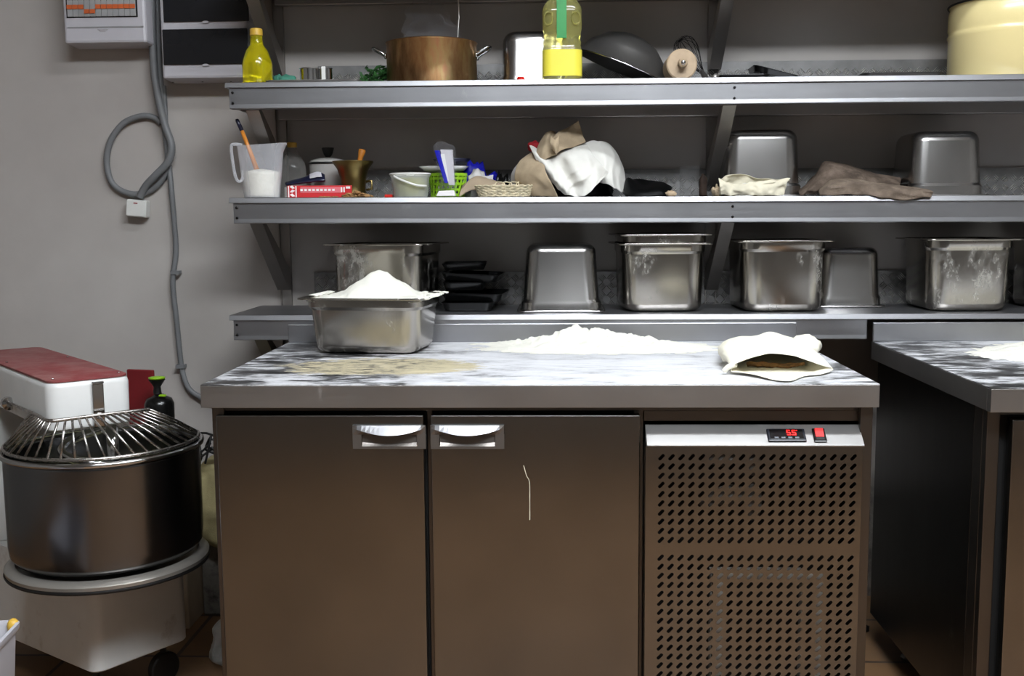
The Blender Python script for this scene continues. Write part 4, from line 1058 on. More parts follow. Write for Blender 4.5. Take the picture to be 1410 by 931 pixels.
MB().tube([b0, b1, b2], .005, 12, [.0075, .006, .0052]).build('brush_handle', 'wood_o', t, smooth=True)
MB().tube([b2, b3, b3+(b3-b2)*.1], .005, 12, [.0056, .0056, .003]).build('handle_tip', 'navy', t, smooth=True)['label'] = 'black handle tip'
# plastic bottle with yellow cap behind the jug
p = at(404, 262, .99); z = sz(2, p.x)+.001
t = thing('plastic_bottle', 'clear plastic bottle with yellow cap behind the measuring jug', 'bottle', (p.x, p.y, z))
MB().lathe([(.001, 0), (.036, 0), (.040, .006), (.040, .085), (.036, .105), (.022, .128), (.013, .138), (.013, .150)], (p.x, p.y, z), 36, cap=(True, False)).build('bottle_body', 'pet', t, smooth=True)
MB().lathe([(.0145, .150), (.0145, .163), (.012, .165)], (p.x, p.y, z), 24).build('cap', 'yel_cap', t, smooth=True, angle=.5)
# white enamel pot with lid
p = at(453, 262, .995); z = sz(2, p.x)+.001
t = thing('enamel_saucepan', 'white enamel pot with black-rimmed lid and black knob behind the brass mortar', 'pot', (p.x, p.y, z))
MB().lathe([(.001, 0), (.040, 0), (.047, .01), (.052, .035), (.056, .10)], (p.x, p.y, z), 48, cap=(True, False)).build('pot_body', 'white_enamel', t, smooth=True)
MB().lathe([(.059, .1005), (.060, .1025), (.059, .105), (.02, .105)], (p.x, p.y, z), 48).build('black_rim', 'black_trim', t, smooth=True)
ld = MB().lathe([(.057, .1055), (.050, .112), (.03, .118), (.008, .121)], (p.x, p.y, z), 48).build('lid', 'white_enamel', t, smooth=True)
MB().lathe([(.007, .1215), (.013, .130), (.018, .146), (.0175, .149), (.005, .149)], (p.x, p.y, z), 28).build('knob', 'black_trim', ld, smooth=True, angle=.7)
# dark sachet bag
g = sheet([[at(392, 252, .93), at(420, 246, .92), at(440, 240, .92), at(446, 243, .92)], [at(395, 250, .90), at(420, 243, .89), at(437, 237, .88), at(447, 240, .89)], [at(393, 253, .865), at(420, 250, .86), at(440, 249, .86), at(448, 247, .865)]], 6, .003, 60, 2)
tag(MB().grid(g).build('snack_packet', ['navy'], smooth=True, solid=.006), 'dark blue packet lying on top of the red box', 'packet')
MB_ = MB().grid([[q+V((0, -.0045, .0012)) for q in r[8:16]] for r in g[5:11]]); o = MB_.build('packet_print', 'plas_white', smooth=True)
o.parent = bpy.data.objects['snack_packet']
# red box with white ornament
a = at(396, 273, .80); b_ = at(484, 273, .83); z = sz(2, a.x)+.001; hgt = .033
t = thing('red_carton', 'flat red carton with white lace print at one end, beside the jug', 'carton', (a.x, .80, z))
Mr = Matrix.Translation((a.x, .800, z)) @ Matrix.Rotation(math.radians(6), 4, 'Z'); wR = .178
MB().box(0, wR, 0, .075, 0, hgt, Mr).build('carton_body', 'red_box', t, bevel=.001)
MB().box(.036, .150, -.0008, -.0002, .013, hgt-.004, Mr).build('label_panel', 'pink', t)
mb = MB()
for x in (.002, .0225): mb.box(x, x+.003, -.0010, -.0002, .001, hgt-.001, Mr)
for k in range(3):      # lace-like lozenges
    zc_ = .006+k*.011
    mb.loft([[Mr @ V((.0137+dx, y, zc_+dz)) for dx, dz in ((-.0075, .002*(-1)**k), (0, .0055), (.0075, -.002*(-1)**k), (0, -.0035))] for y in (-.0010, -.0003)])
mb.box(.148, .152, -.001, -.0002, .014, hgt-.005, Mr).box(.155, .159, -.001, -.0002, .014, hgt-.005, Mr).box(.162, .174, -.001, -.0002, .024, hgt-.003, Mr)
for k in range(9): mb.box(.036+k*.011, .043+k*.011, -.0014, -.0009, .018, .0235, Mr)
mb.build('white_print', 'white_print', t)
MB().box(-.008, -.0005, .0, .07, .001, hgt-.004, Mr).build('side_flap', 'galv_dull', t)
# brass mortar and pestle
p = at(487, 268, .87); z = sz(2, p.x)+.001
t = thing('mortar', 'dark brass mortar flaring at the top, middle shelf', 'mortar', (p.x, p.y, z))
tl = Matrix.Translation((p.x, p.y, z)) @ Matrix.Rotation(-.10, 4, 'Y')
tl = Matrix.Translation((p.x, p.y, z+.001)) @ Matrix.Rotation(-.0, 4, 'Y')
MB().lathe([(.001, 0), (.036, 0), (.038, .004), (.035, .012), (.0345, .03), (.037, .055), (.045, .08), (.058, .099), (.0575, .102), (.052, .100), (.040, .082), (.032, .05), (.028, .012), (.001, .01)], n=56, M4=tl, cap=(False, False)).build('mortar_bowl', 'brass', t, smooth=True, angle=1.)
MB().tube([p+V((.036, 0, z-p.z+.045)), p+V((.052, 0, z-p.z+.048)), p+V((.053, 0, z-p.z+.025)), p+V((.036, 0, z-p.z+.022))], .004, 8).build('lug', 'brass', t, smooth=True)
q0 = V((p.x+.008, p.y, z+.06)); q1 = at(499, 206, .88)
tag(MB().tube([q0, q1-(q1-q0)*.28, q1-(q1-q0)*.08, q1], .008, 16, [.006, .0075, .0105, .0095]).build('pestle', 'wood_o', smooth=True), 'pestle standing in the brass mortar', 'pestle')
# onion skins and ginger in front of the mortar
pil = MB()
for i in range(34):
    px_ = random.gauss(488, 10); q = at(px_, 271, random.uniform(.785, .815)); zz_ = sz(2, q.x)+.004+max(0, .016-abs(px_-490)*.0009)*random.random()
    pil.blob((q.x, q.y, zz_), random.uniform(.004, .009), 1, (1.3, 1, .55), .7, 50)
for i in range(14):
    q = at(random.uniform(440, 485), 272, .785); pil.blob((q.x, q.y, sz(2, q.x)+.003), random.uniform(.003, .006), 1, (2, 1, .4), .5, 50)
tag(pil.build('onion_skins', 'crumb', smooth=True), 'scattered dry onion skins in front of the red carton and mortar', 'scraps', kind='stuff')
p = at(537, 270, .82); z = sz(2, p.x)+.001
tag(MB().box(p.x-.014, p.x+.008, .81, .84, z, z+.008).build('red_packet', 'red_cap', bevel=.002), 'little red packet left of the plastic tub', 'packet')
# plastic tub with handle
p = at(565.5, 271, .825); z = sz(2, p.x)+.001
t = thing('plastic_bucket', 'small frosted plastic bucket with white handle holding yellow cream', 'bucket', (p.x, p.y, z))
MB().lathe([(.001, 0), (.046, 0), (.048, .003), (.0535, .056), (.056, .058), (.056, .065), (.053, .066)], (p.x, p.y, z), 48, cap=(True, False)).build('bucket_body', 'tub', t, smooth=True, angle=.8)
MB().tube([V((p.x+.056*math.cos(a), p.y+.056*math.sin(a), z+.064)) for a in [2*PI*i/48 for i in range(48)]], .003, 8, closed=True).build('bucket_rim', 'plas_lwhite', t, smooth=True)
ha = [V((p.x-.040, p.y-.042, z+.058)), V((p.x-.025, p.y-.054, z+.050)), V((p.x+.0, p.y-.060, z+.040)), V((p.x+.025, p.y-.055, z+.032)), V((p.x+.049, p.y-.035, z+.030))]
MB().tube(catmull(ha, 6), .0032, 8).build('handle', 'plas_lwhite', t, smooth=True)
tag(MB().lathe([(.001, .003), (.044, .003), (.0495, .050), (.03, .054), (.001, .051)], (p.x, p.y, z), 40, cap=(True, True)).build('cream_filling', 'yel_paste', smooth=True), 'yellow-green cream inside the small plastic bucket', 'cream')
# lime basket: perforated rings
p = at(617, 268, .90); z = sz(2, p.x)+.001
t = thing('plastic_basket', 'bright lime green perforated plastic basket behind the blue packet', 'basket', (p.x, p.y, z))
bx = MB()
for zc_, rr_ in ((.003, .046), (.018, .048), (.034, .050), (.050, .052)):
    bx.lathe([(rr_, zc_), (rr_+.002, zc_+.001), (rr_+.0025, zc_+.007), (rr_+.0005, zc_+.008)], (p.x, p.y, z), 40, cap=(False, False), sx=1., sy=.8)
for i in range(22):
    a = 2*PI*i/22; bx.tube([V((p.x+.047*math.cos(a), p.y+.8*.047*math.sin(a), z+.002)), V((p.x+.053*math.cos(a+.25), p.y+.8*.053*math.sin(a+.25), z+.062))], .0028, 6)
bx.lathe([(.052, .060), (.056, .061), (.056, .069), (.052, .069)], (p.x, p.y, z), 40, cap=(False, False), sx=1., sy=.8)
bx.build('basket_body', 'lime', t, smooth=True, solid=.0012, angle=.8)
for i, (lab, px_, Y_, zo, r_, m_) in enumerate((('white and blue shallow bowl stacked on top of the lime basket', 611, .91, .0715, .072, 'plate'), ('dark shallow dish resting in the white and blue bowl', 622, .90, .0925, .055, 'navy'))):
    q = at(px_, 235, Y_); o = MB().lathe([(.0005, 0), (r_*.45, 0), (r_*.8, .006), (r_, .018), (r_*.98, .0185), (r_*.78, .0085), (r_*.4, .003), (.0005, .003)], (q.x, Y_, sz(2, q.x)+zo), 48, cap=(False, False), sy=.8).build('shallow_bowl', m_, smooth=True)
    tag(o, lab, 'bowl')
# blue packet in clear film
zt_ = sz(2, at(612, 271, .805).x)+.001
def prism_px(base, top, d, Y):
    pass
q = at(612, 271, .805)
t = thing('wrapped_packet', 'clear film wrapped packet with blue stripe standing upright', 'packet', (q.x, .81, zt_))
rings = []
for py_, xl, xr, th_ in ((271, 600, 629, .022), (262, 603, 629, .022), (245, 606, 628, .02), (225, 601, 627, .02), (206, 597, 627, .018), (200, 597, 624, .012), (195, 603, 612, .004)):
    a = at(xl, py_, .81); b_ = at(xr, py_, .81); cxx = (a.x+b_.x)/2; hw_ = (b_.x-a.x)/2; zz_ = max(zt_+.0005, a.z)
    rings.append([V((cxx+hw_*math.cos(an), .81+th_*math.sin(an), zz_)) for an in [2*PI*i/10 for i in range(10)]])
g = bagmesh(rings, 4, .004, 11, 70)
for r_ in g:
    for v_ in r_: v_.z = max(v_.z, zt_)
MB().loft(g, True, True, True).build('film_wrap', 'filmbag', t, smooth=True)
def slabpx(corners, y0, y1, name, m, par, bev=.001):
    return MB().loft([[at(x, y, y0) for x, y in corners], [V((at(x, y, y0).x, y1, at(x, y, y0).z)) for x, y in corners]]).build(name, m, par, bevel=bev)
slabpx([(612, 252), (617, 252), (605, 207), (598, 207)], .793, .815, 'blue_stripe', 'bag_blue', t)['label'] = 'bright blue stripe'
slabpx([(618, 255), (626, 255), (623, 206), (606, 206)], .797, .815, 'paper_insert', 'pink' if 0 else 'plas_white', t)
slabpx([(607, 236), (611, 250), (618, 250), (612, 212), (607, 212)], .7958, .797, 'print_panel', 'plas_lwhite', t)
slabpx([(600, 270), (627, 270), (625, 262), (604, 263)], .795, .815, 'packet_foot', 'white_print', t, .002)
# crumpled bags behind (blue/white), brown paper
def lump(label, name, cat, m, px_, py_top, Y, rx, ry, rz_, amp=.5, fs=18, k=2, n=4, seed=0, m2=None, sq=1.):
    q = at(px_, 260, Y); z0 = sz(k, q.x)+.001
    mb = MB(); res = bmesh.ops.create_icosphere(mb.bm, subdivisions=n, radius=1)
    for v in res['verts']:
        c0 = v.co.copy(); kk = 1+amp*(noise.noise(c0*1.7+V((seed, 0, 0)))+.6*abs(noise.noise(c0*3.6+V((0, seed, 0))))-.2)
        zz_ = (c0.z if c0.z > -.35 else -.35)
        v.co = V((q.x+c0.x*rx*kk, Y+c0.y*ry*kk, z0+max(0, (zz_+.35)/1.35*rz_*kk)))
    o = mb.build(name, m, smooth=True); tag(o, label, cat); return o
lump('crumpled blue and white plastic bag behind the blue packet', 'plastic_bag', 'bag', 'bag_blue', 655, 230, .965, .055, .04, .085, .6, seed=4)
lump('pale blue-white crumpled bag on the middle shelf left of the cloth pile', 'plastic_bag', 'bag', 'cloth_g', 664, 240, .90, .046, .03, .072, .55, seed=9)
lump('small dark crumpled bag just left of the cloth pile', 'plastic_bag', 'bag', 'black_gloss', 690, 240, .92, .024, .03, .062, .6, seed=21)
g = sheet([[at(632, 271, .83), at(650, 262, .845), at(675, 262, .85), at(700, 271, .86)], [at(634, 262, .84), at(650, 246, .86), at(672, 247, .87), at(704, 262, .87)], [at(636, 255, .88), at(655, 243, .89), at(675, 246, .90), at(700, 256, .90)]], 6, .004, 40, 5)
tag(MB().grid(g).build('paper_wrap', 'kraft', smooth=True, solid=.0015), 'creased brown paper behind the oval wicker basket', 'paper')
# oval wicker basket
q = at(694, 271, .815); z = sz(2, q.x)+.001
t = thing('wicker_basket', 'low oval pale wicker basket in front of the cloth pile', 'basket', (q.x, .825, z))
bk = MB()
for i in range(7):
    zc_ = .003+i*.0046; s_ = 1+.025*i
    pts = [V((q.x+.070*s_*math.cos(a), .825+.034*s_*math.sin(a), z+zc_+.0010*math.sin(a*19+i*PI))) for a in [2*PI*k/120 for k in range(120)]]
    bk.tube(pts, .0026, 6, closed=True)
bk.lathe([(.001, .001), (.068, .001), (.079, .030)], (q.x, .825, z), 48, cap=(False, False), sy=.48)
bk.build('basket_weave', 'wicker', t, smooth=True)
for i in range(5):
    a = random.uniform(0, PI); MB().tube(catmull([V((q.x-.01+.02*i-.02, .84, z+.028)), V((q.x-.01+.02*i-.01, .845, z+.042)), V((q.x+.02*i, .84, z+.038)), V((q.x+.02*i-.005, .835, z+.028))], 5), .0018, 6).build('twine_loop', 'wicker', t, smooth=True)

# cloth pile
base_ = at(790, 266, .93); 
lump('black cloth bundled underneath the white cloth pile', 'cloth_bundle', 'cloth', 'cloth_k', 796, 200, .945, .105, .055, .125, .25, seed=3)
g = sheet([[at(712, 262, .86), at(708, 240, .855), at(716, 221, .87), at(735, 207, .89)], [at(722, 270, .84), at(722, 245, .825), at(728, 225, .84), at(742, 215, .86)], [at(742, 271, .82), at(740, 250, .80), at(742, 230, .81), at(748, 215, .84)], [at(769, 272, .80), at(758, 250, .79), at(750, 232, .80), at(752, 214, .83)]], 6, .006, 30, 8, .003)
tag(MB().grid(g).build('burlap_cloth', 'burlap', smooth=True, solid=.003, sub=1), 'beige burlap hanging down the left side of the cloth pile', 'cloth')
g = sheet([[at(708, 268, .90), at(703, 243, .90), at(712, 226, .90), at(726, 214, .91)], [at(716, 270, .875), at(710, 245, .865), at(716, 226, .87), at(728, 212, .885)]], 7, .004, 30, 8)
tag(MB().grid(g).build('cotton_cloth', 'cloth_g', smooth=True, solid=.004, sub=1), 'grey-white cloth bulging out at the left foot of the pile', 'cloth')
# big white cloth: a pointed front flap over a wider lobe behind
FA = [
 [at(727, 198, .88), at(742, 206, .865), at(760, 212, .86), at(778, 208, .86), at(794, 201, .865), at(808, 200, .875)],
 [at(733, 212, .85), at(748, 220, .815), at(765, 221, .83), at(783, 216, .80), at(800, 210, .83), at(816, 212, .835)],
 [at(741, 226, .83), at(757, 234, .79), at(772, 233, .815), at(790, 228, .785), at(808, 221, .81), at(824, 222, .80)],
 [at(749, 240, .815), at(765, 248, .775), at(780, 246, .80), at(797, 242, .768), at(816, 234, .79), at(831, 231, .775)],
 [at(761, 254, .80), at(775, 260, .77), at(790, 259, .785), at(806, 254, .762), at(823, 245, .775), at(838, 240, .762)],
 [at(774, 268, .79), at(785, 271.5, .775), at(797, 272, .78), at(809, 268, .768), at(818, 259, .772), at(826, 252, .768)]]
FB = [
 [at(792, 204, .89), at(806, 198, .885), at(822, 194, .89), at(838, 199, .91), at(848, 208, .94)],
 [at(800, 214, .87), at(814, 207, .855), at(828, 206, .865), at(845, 212, .885), at(855, 222, .93)],
 [at(808, 228, .85), at(822, 222, .835), at(836, 222, .84), at(850, 228, .875), at(860, 236, .92)],
 [at(818, 244, .84), at(830, 239, .82), at(841, 240, .825), at(853, 244, .865), at(862, 252, .91)],
 [at(825, 254, .84), at(836, 256, .815), at(846, 260, .82), at(855, 265, .85), at(862, 270, .89)]]
wb = MB().grid(sheet(FA, 8, .004, 30, 1, .010, (.8, .2, -.6), 78))
wb.grid(sheet(FB, 8, .004, 30, 5, .009, (.9, .2, -.2), 70))
tag(wb.build('cotton_cloth', 'cloth_w', smooth=True, solid=.0025, sub=1), 'large creased white cloth draped over the front of the pile', 'cloth')
# burlap crown on top
ctrl = [
 [at(739, 225, .83), at(748, 221, .82), at(758, 216, .82), at(768, 213, .835)],
 [at(738, 210, .85), at(750, 204, .825), at(760, 204, .83), at(766, 202, .85)],
 [at(741, 199, .865), at(752, 193, .85), at(759, 194, .86), at(764, 190, .87)],
 [at(751, 182, .88), at(758, 180, .87), at(764, 181, .88), at(767, 186, .88)]]
g = sheet(ctrl, 6, .004, 40, 2)
bq = MB().grid(g)
ctrl = [
 [at(765, 213, .82), at(775, 206, .84), at(790, 203, .86), at(807, 196, .87)],
 [at(760, 200, .83), at(773, 197, .85), at(788, 192, .87), at(803, 188, .88)],
 [at(764, 188, .85), at(776, 185, .865), at(789, 180, .88), at(800, 178, .89)],
 [at(769, 182, .87), at(780, 177, .88), at(791, 170, .885), at(796, 165, .89)]]
bq.grid(sheet(ctrl, 6, .004, 40, 7))
bq.grid(sheet([[at(758, 186, .82), at(764, 192, .80), at(770, 186, .82)], [at(757, 197, .80), at(764, 202, .785), at(770, 197, .80)], [at(762, 208, .80), at(766, 213, .79), at(769, 208, .80)]], 5, .002, 40, 3))
tag(bq.build('burlap_cloth', 'burlap', smooth=True, solid=.003, sub=1), 'stiff beige burlap crumpled on the very top of the cloth pile', 'cloth')
lump_q = at(737, 200, .89)
tag(MB().blob((lump_q.x, .895, lump_q.z-.004), 1, 3, (.022, .02, .017), .4).build('red_cloth', 'cloth_r', smooth=True), 'bit of red cloth showing at the top left of the pile', 'cloth')
# black cloth right of the pile
ctrl = [[at(858, 268, .95), at(862, 250, .95), at(880, 246, .95), at(905, 250, .95), at(922, 255, .95)],
        [at(858, 262, .88), at(864, 244, .90), at(884, 254, .90), at(908, 250, .90), at(926, 258, .90)],
        [at(860, 269, .84), at(868, 262, .83), at(888, 262, .82), at(908, 259, .82), at(922, 264, .83)],
        [at(862, 270, .83), at(870, 270, .81), at(888, 271, .80), at(908, 270, .80), at(921, 270, .82)]]
tag(MB().grid(sheet(ctrl, 6, .005, 35, 6)).build('dark_cloth', 'cloth_k', smooth=True, solid=.005, sub=1), 'crumpled shiny black cloth between the white cloth and the drinking glass', 'cloth')
q = at(924, 268, .785); tag(MB().blob((q.x, q.y, sz(2, q.x)+.008), 1, 3, (.015, .010, .0085), .35, 20).build('ginger_piece', 'wood', smooth=True), 'small tan piece of ginger at the shelf edge by the glass', 'ginger')
# glass
p = at(949, 268, .86); z = sz(2, p.x)+.001
tag(MB().lathe([(.001, 0), (.026, 0), (.0275, .003), (.0285, .085), (.0272, .085), (.0258, .010), (.001, .009)], (p.x, p.y, z), 40, cap=(False, False)).build('drinking_glass', 'glass', smooth=True, angle=.8), 'empty drinking glass in front of the middle upright', 'glass')
p = at(968, 262, 1.0); z = sz(2, p.x)+.001
tag(MB().loft(bagmesh([[V((p.x+r_*math.cos(a), p.y+r_*math.sin(a), z+h_)) for a in [2*PI*i/8 for i in range(8)]] for h_, r_ in ((.004, .011), (.03, .012), (.055, .010), (.068, .005))], 4, .004, 4, 60), True, True, True).build('rusty_scourer', 'rust', smooth=True), 'rust brown wire scourer standing beside the drinking glass', 'scourer')

# crumpled floury sack on the right
rings = []
cx_ = at(1040, 265, .82); zz0 = sz(2, cx_.x)+.0015
pts_out = [(990, 268), (990, 248), (1003, 242), (1020, 240), (1045, 244), (1068, 247), (1090, 248), (1082, 268)]
sk = MB()
sk.grid(sheet([[at(993, 269, .80), at(1010, 269.5, .785), at(1035, 269.5, .78), at(1060, 269.5, .785), at(1080, 269, .80)],
               [at(991, 258, .795), at(1010, 262, .78), at(1035, 260, .775), at(1060, 256, .78), at(1083, 254, .795)],
               [at(990, 247, .80), at(1008, 254, .795), at(1032, 252, .79), at(1060, 249, .79), at(1090, 247, .80)]], 6, .011, 50, 2, .006, (1, .2, .4), 160))
sk.grid(sheet([[at(990, 268, .83), at(1010, 268, .87), at(1040, 268, .87), at(1080, 268, .83)],
               [at(990, 254, .83), at(1010, 246, .86), at(1040, 250, .86), at(1084, 252, .83)],
               [at(992, 247, .82), at(1010, 239, .85), at(1045, 245, .85), at(1088, 247, .82)]], 6, .012, 55, 12))
tag(sk.build('flour_sack', 'paper_c', smooth=True, solid=.0015, sub=1), 'crumpled cream paper sack dusted with flour before the tall upturned tub', 'sack')
hq = MB()
for i in range(26):
    q = at(random.uniform(998, 1075), 262, random.uniform(.805, .84)); hq.blob((q.x, q.y, sz(2, q.x)+.022+random.uniform(-.004, .006)), random.uniform(.008, .016), 2, (1.2, 1, .7), .5, 30)
tag(hq.build('flour', 'flour', smooth=True), 'clumps of flour inside the crumpled cream sack', 'flour', kind='stuff')
lump('twisted dark scrap at the left end of the cream sack', 'cloth_scrap', 'cloth', 'burlap', 987, 255, .86, .012, .02, .028, .5, seed=31)

# brown towels
ctrl = [[at(1104, 264, .99), at(1120, 244, .99), at(1150, 238, 1.0), at(1185, 243, 1.0), at(1225, 250, .99), at(1240, 254, .98)],
        [at(1100, 262, .93), at(1122, 244, .93), at(1136, 223, .92), at(1165, 227, .92), at(1205, 240, .92), at(1242, 245, .92)],
        [at(1099, 266, .88), at(1118, 252, .87), at(1136, 236, .85), at(1168, 236, .85), at(1205, 246, .86), at(1242, 252, .87)],
        [at(1101, 268, .85), at(1116, 261, .835), at(1140, 254, .82), at(1170, 252, .82), at(1206, 256, .83), at(1236, 260, .84)],
        [at(1106, 269, .85), at(1120, 268, .845), at(1142, 268, .84), at(1170, 268, .84), at(1206, 268, .84), at(1232, 268, .85)]]
tag(MB().grid(sheet(ctrl, 6, .010, 34, 4, .007, (.3, .2, 1), 150)).build('brown_towel', 'towel_d', smooth=True, solid=.009, sub=1), 'dark brown towel folded high at the back between the upturned tubs', 'towel')
ctrl = [[at(1128, 266, .83), at(1150, 251, .85), at(1185, 251, .85), at(1215, 256, .85), at(1240, 260, .85), at(1262, 263, .84)],
        [at(1127, 263, .80), at(1148, 248, .81), at(1180, 248, .81), at(1212, 253, .81), at(1240, 256, .805), at(1278, 262, .80)],
        [at(1128, 268, .775), at(1148, 253, .775), at(1180, 253, .772), at(1212, 256, .765), at(1240, 259, .755), at(1284, 263, .75)],
        [at(1130, 269.5, .765), at(1149, 260, .76), at(1180, 260, .755), at(1212, 262, .745), at(1242, 265, .735), at(1286, 265, .73)],
        [at(1136, 269.5, .763), at(1151, 269, .757), at(1180, 269, .752), at(1212, 271, .737), at(1248, 276, .73), at(1284, 272, .73)]]
tag(MB().grid(sheet(ctrl, 6, .006, 40, 9, .006, (.3, .5, 1), 170)).build('brown_towel', 'towel', smooth=True, solid=.006, sub=1), 'lighter brown towel in front, one end hanging over the shelf edge', 'towel')

# ------------------------------------------------------------------ canvas bag on the worktop
def ring_px(Y, up, lowz):
    return [at(x, y, Y) for x, y in up]+lowz
ZT = .8535
rA = [at(1006, 512, .13), at(1015, 501, .115), at(1035, 492, .11), at(1060, 487, .11), at(1085, 488.5, .115), at(1110, 496, .12), at(1132, 504, .13), at(1148, 509, .15),
      atz(1130, 516, ZT), atz(1108, 518, ZT), atz(1090, 525, ZT), atz(1065, 523.5, ZT), atz(1038, 516, ZT+.004), atz(1018, 513, ZT+.004)]
def bring(Y, x0, x1, h, seed, lo=0.):
    n = 8; out = []
    for i in range(8):
        u = i/7; hh = h*math.sin(PI*(.12+.76*u))**.6*(1+.25*noise.noise(V((u*4, seed, 0))))
        out.append(V((x0+(x1-x0)*u, Y+.01*noise.noise(V((u*3, 0, seed))), ZT+lo+hh)))
    for i in range(6):
        u = 1-(i+.5)/6; out.append(V((x0+(x1-x0)*(.06+.88*u), Y, ZT+.001)))
    return out
x0, x1 = at(1003, 505, .12).x, at(1140, 505, .12).x
rings = [rA, bring(.17, x0+.003, x1+.002, .050, 1), bring(.23, x0+.004, x1+.004, .050, 2), bring(.30, x0+.012, x1+.008, .054, 3), bring(.37, x0+.022, x1+.014, .060, 4), bring(.42, x0+.05, x1-.0, .046, 5), bring(.445, x0+.08, x1-.04, .02, 6)]
lp_ = [catloop(r, 4) for r in rings]
cols = [catmull([r[i] for r in lp_], 4) for i in range(len(lp_[0]))]
g = [[cols[i][j] for i in range(len(cols))] for j in range(len(cols[0]))]
for j, r in enumerate(g):
    for q in r:
        n_ = noise.noise(q*22)+.5*noise.noise(q*48); q.z = max(ZT, q.z+.004*n_*(1 if q.z > ZT+.01 else 0)); q.x += .003*noise.noise(q*30+V((5, 0, 0)))
mb = MB().loft(g, True, False, True)
# puckered seams and knotted ear on the left
bg = mb.build('canvas_bag', 'bagcloth', smooth=True, solid=.0022, soff=0, sub=1)
tag(bg, 'open cream canvas bag lying on its side at the right of the floury worktop', 'bag')
e0 = at(1013, 502, .13)
ear = MB().tube(catmull([e0, e0+V((-.012, -.006, -.002)), e0+V((-.020, -.004, -.008)), e0+V((-.024, .0, -.014))], 5), .006, 10, None); o = ear.build('tied_ear', 'bagcloth', bg, smooth=True)
for k, (px_, py_, Y_, rx_, rz_) in enumerate(((1003, 487, .26, .022, .024), (1108, 479, .34, .036, .026))):
    cb_ = MB().blob(at(px_, py_, Y_)+V((0, 0, .004)), 1, 3, (rx_, .05, rz_), .25, 9)
    for v_ in cb_.bm.verts: v_.co.z = max(.8525, v_.co.z)
    cb_.build('bag_corner', 'bagcloth', bg, smooth=True)
cr = MB(); 
g = sheet([[at(1030, 503, .19), at(1050, 504, .19), at(1075, 506, .19), at(1105, 499, .19)], [at(1028, 499, .20), at(1050, 498, .20), at(1078, 500, .20), at(1108, 498, .20)]], 6, .006, 70, 3)
o = cr.grid(g).build('bread_crust', 'crumb', smooth=True, solid=.006)
tag(o, 'brown crusty piece inside the open mouth of the canvas bag', 'bread')

# ------------------------------------------------------------------ behind and around the mixer
q = at(196, 540, .95)
o = MB().box(-.055, .036, -.006, .006, 0, at(196, 511, .93).z-.002).build('red_board', 'dark_red', bevel=.003)
o.location = (at(190, 540, .93).x+.005, .965, 0.001); o.rotation_euler = (-.0, 0, -.25)
tag(o, 'dark red board standing upright behind the mixer head', 'board')
# black and green sprayer bottle standing on an old stool box
p = at(220, 570, .86)
t = thing('spray_bottle', 'black pump sprayer bottle with lime green trigger behind the mixer bowl', 'bottle', (p.x, .86, .50))
zs_ = at(220, 572, .86).z
MB().lathe([(.001, .50), (.040, .50), (.042, .505), (.042, zs_+.035), (.036, zs_+.05), (.018, zs_+.058), (.013, zs_+.064)], (p.x, .86, 0), 32).build('bottle_body', 'black_gloss', t, smooth=True, angle=.8)
MB().lathe([(.012, zs_+.065), (.010, zs_+.085), (.018, zs_+.098), (.024, zs_+.106), (.004, zs_+.108)], (p.x-.004, .86, 0), 24).build('pump_head', 'black_trim', t, smooth=True, angle=.8)
MB().lathe([(.023, zs_+.1085), (.024, zs_+.113), (.012, zs_+.115)], (p.x-.004, .86, 0), 24).build('pump_button', 'lime', t, smooth=True)['label'] = 'lime green pump button'
MB().box(p.x+.010, p.x+.030, .83, .842, zs_+.060, zs_+.066).build('trigger', 'lime', t, bevel=.002)
tag(MB().box(-.52, -.33, .79, .925, .0, .499).build('storage_crate', 'kraft', bevel=.004), 'tall brown box behind the mixer, under the black sprayer bottle', 'box')
# sack and clutter in the slit between mixer and counter
g = sheet([[V((-.325, .86, .24)), V((-.25, .83, .24)), V((-.17, .84, .24)), V((-.09, .88, .24))], [V((-.32, .85, .36)), V((-.25, .82, .36)), V((-.18, .83, .36)), V((-.10, .87, .36))], [V((-.31, .87, .46)), V((-.25, .85, .47)), V((-.18, .86, .455)), V((-.11, .89, .44))], [V((-.30, .95, .48)), V((-.25, .95, .50)), V((-.18, .96, .485)), V((-.12, .97, .46))]], 6, .02, 14, 3)
tag(MB().grid(g).build('burlap_sack', 'sack', smooth=True, solid=.004), 'old yellowish sack in the gap between mixer and counter', 'sack')
tag(MB().box(-.325, -.09, .90, 1.06, .0, .355).build('storage_crate', 'old_plaster', bevel=.006), 'dirty grey crate on the floor under the old sack', 'crate')
ht = MB()
for k in range(6): ht.tube(catmull([V((-.30+random.uniform(0, .15), .80+random.uniform(0, .05), .52+random.uniform(-.03, .06))) for i in range(4)], 5), .0035, 6)
tag(ht.build('cable_tangle', 'black_trim', smooth=True), 'tangle of black cables hanging beside the counter above the sack', 'cables', kind='stuff')
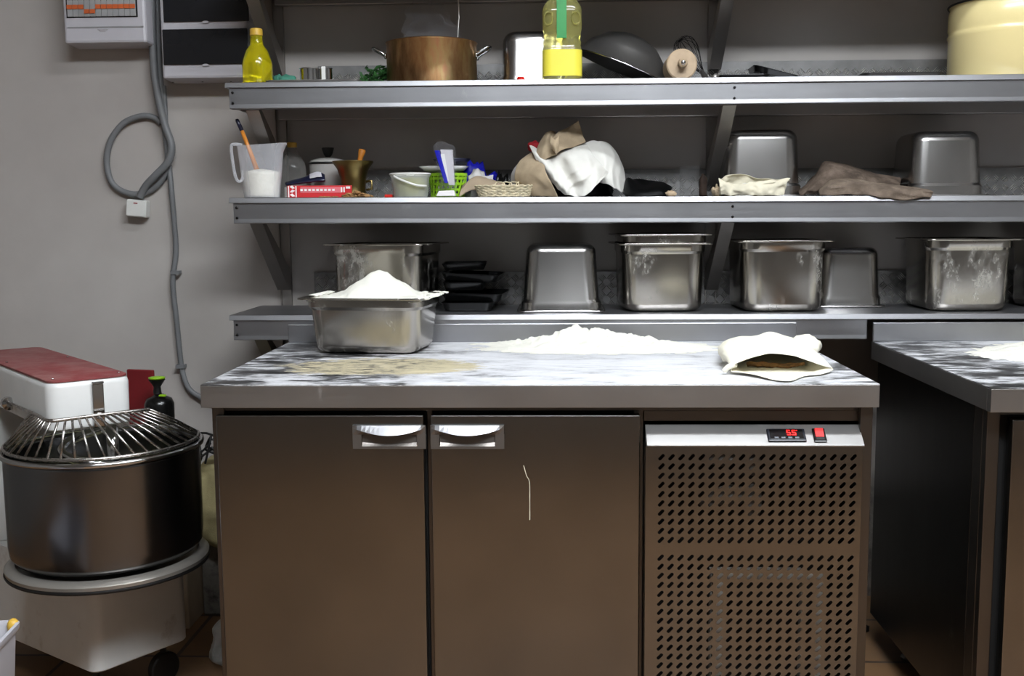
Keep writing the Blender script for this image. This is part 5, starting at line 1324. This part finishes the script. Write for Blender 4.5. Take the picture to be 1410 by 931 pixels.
pb = MB(); pb.loft(bagmesh([[V((-.135+r_*math.cos(a)*.7, .57+r_*math.sin(a)*.8, h_)) for a in [2*PI*i/10 for i in range(10)]] for h_, r_ in ((.006, .06), (.05, .085), (.10, .07), (.13, .02))], 4, .03, 14, 18), True, True, True)
for v in pb.bm.verts: v.co.z = max(.002, v.co.z)
tag(pb.build('plastic_bag', 'tub', smooth=True), 'crumpled frosted plastic bag on the floor between mixer and counter', 'bag')
rub = MB()
for k in range(60):
    rub.blob((random.uniform(1.42, 1.62), random.uniform(.78, 1.04), .008), random.uniform(.01, .03), 1, (1.3, 1.2, .5), .6, 30)
tag(rub.build('floor_debris', 'black_trim', smooth=True), 'dark debris on the floor in the gap between the two counters', 'debris', kind='stuff')
# white crate corner at the lower left
cc = atz(31, 853, .40); cd = (atz(0, 886, .40)-cc); cd.z = 0; cd.normalize(); cn = V((-cd.y, cd.x, 0)) if -cd.y < 0 else V((cd.y, -cd.x, 0))
cc.z = 0
t = thing('plastic_crate', 'pale plastic crate, only its corner showing at the lower left edge', 'crate', tuple(cc))
def crring(ins, z, r=.02): return [cc+cd*(p.x+.20)+cn*(p.y+.15)+V((0, 0, z)) for p in rrect(.40-2*ins, .30-2*ins, r, 4)]
MB().loft([crring(.03, 0), crring(.028, .003), crring(.006, .385), crring(.002, .386), crring(0, .392), crring(0, .40), crring(.006, .401), crring(.010, .392), crring(.034, .01)], True, True, True).build('crate_body', 'plas_white', t, smooth=True, angle=.7)
q = cc+cd*.012+cn*.014
MB().blob((q.x, q.y, .392), 1, 2, (.012, .012, .016)).build('corner_clip', 'yel_cap', t, smooth=True)['label'] = 'yellow corner clip'

# ------------------------------------------------------------------ render look
w = bpy.data.worlds.new('world'); S.world = w; w.use_nodes = True
w.node_tree.nodes['Background'].inputs[0].default_value = (.05, .05, .055, 1)
S.view_settings.view_transform = 'Standard'; S.view_settings.look = 'None'; S.view_settings.gamma = 1; S.view_settings.use_curve_mapping = False
S.view_settings.exposure = EXPO
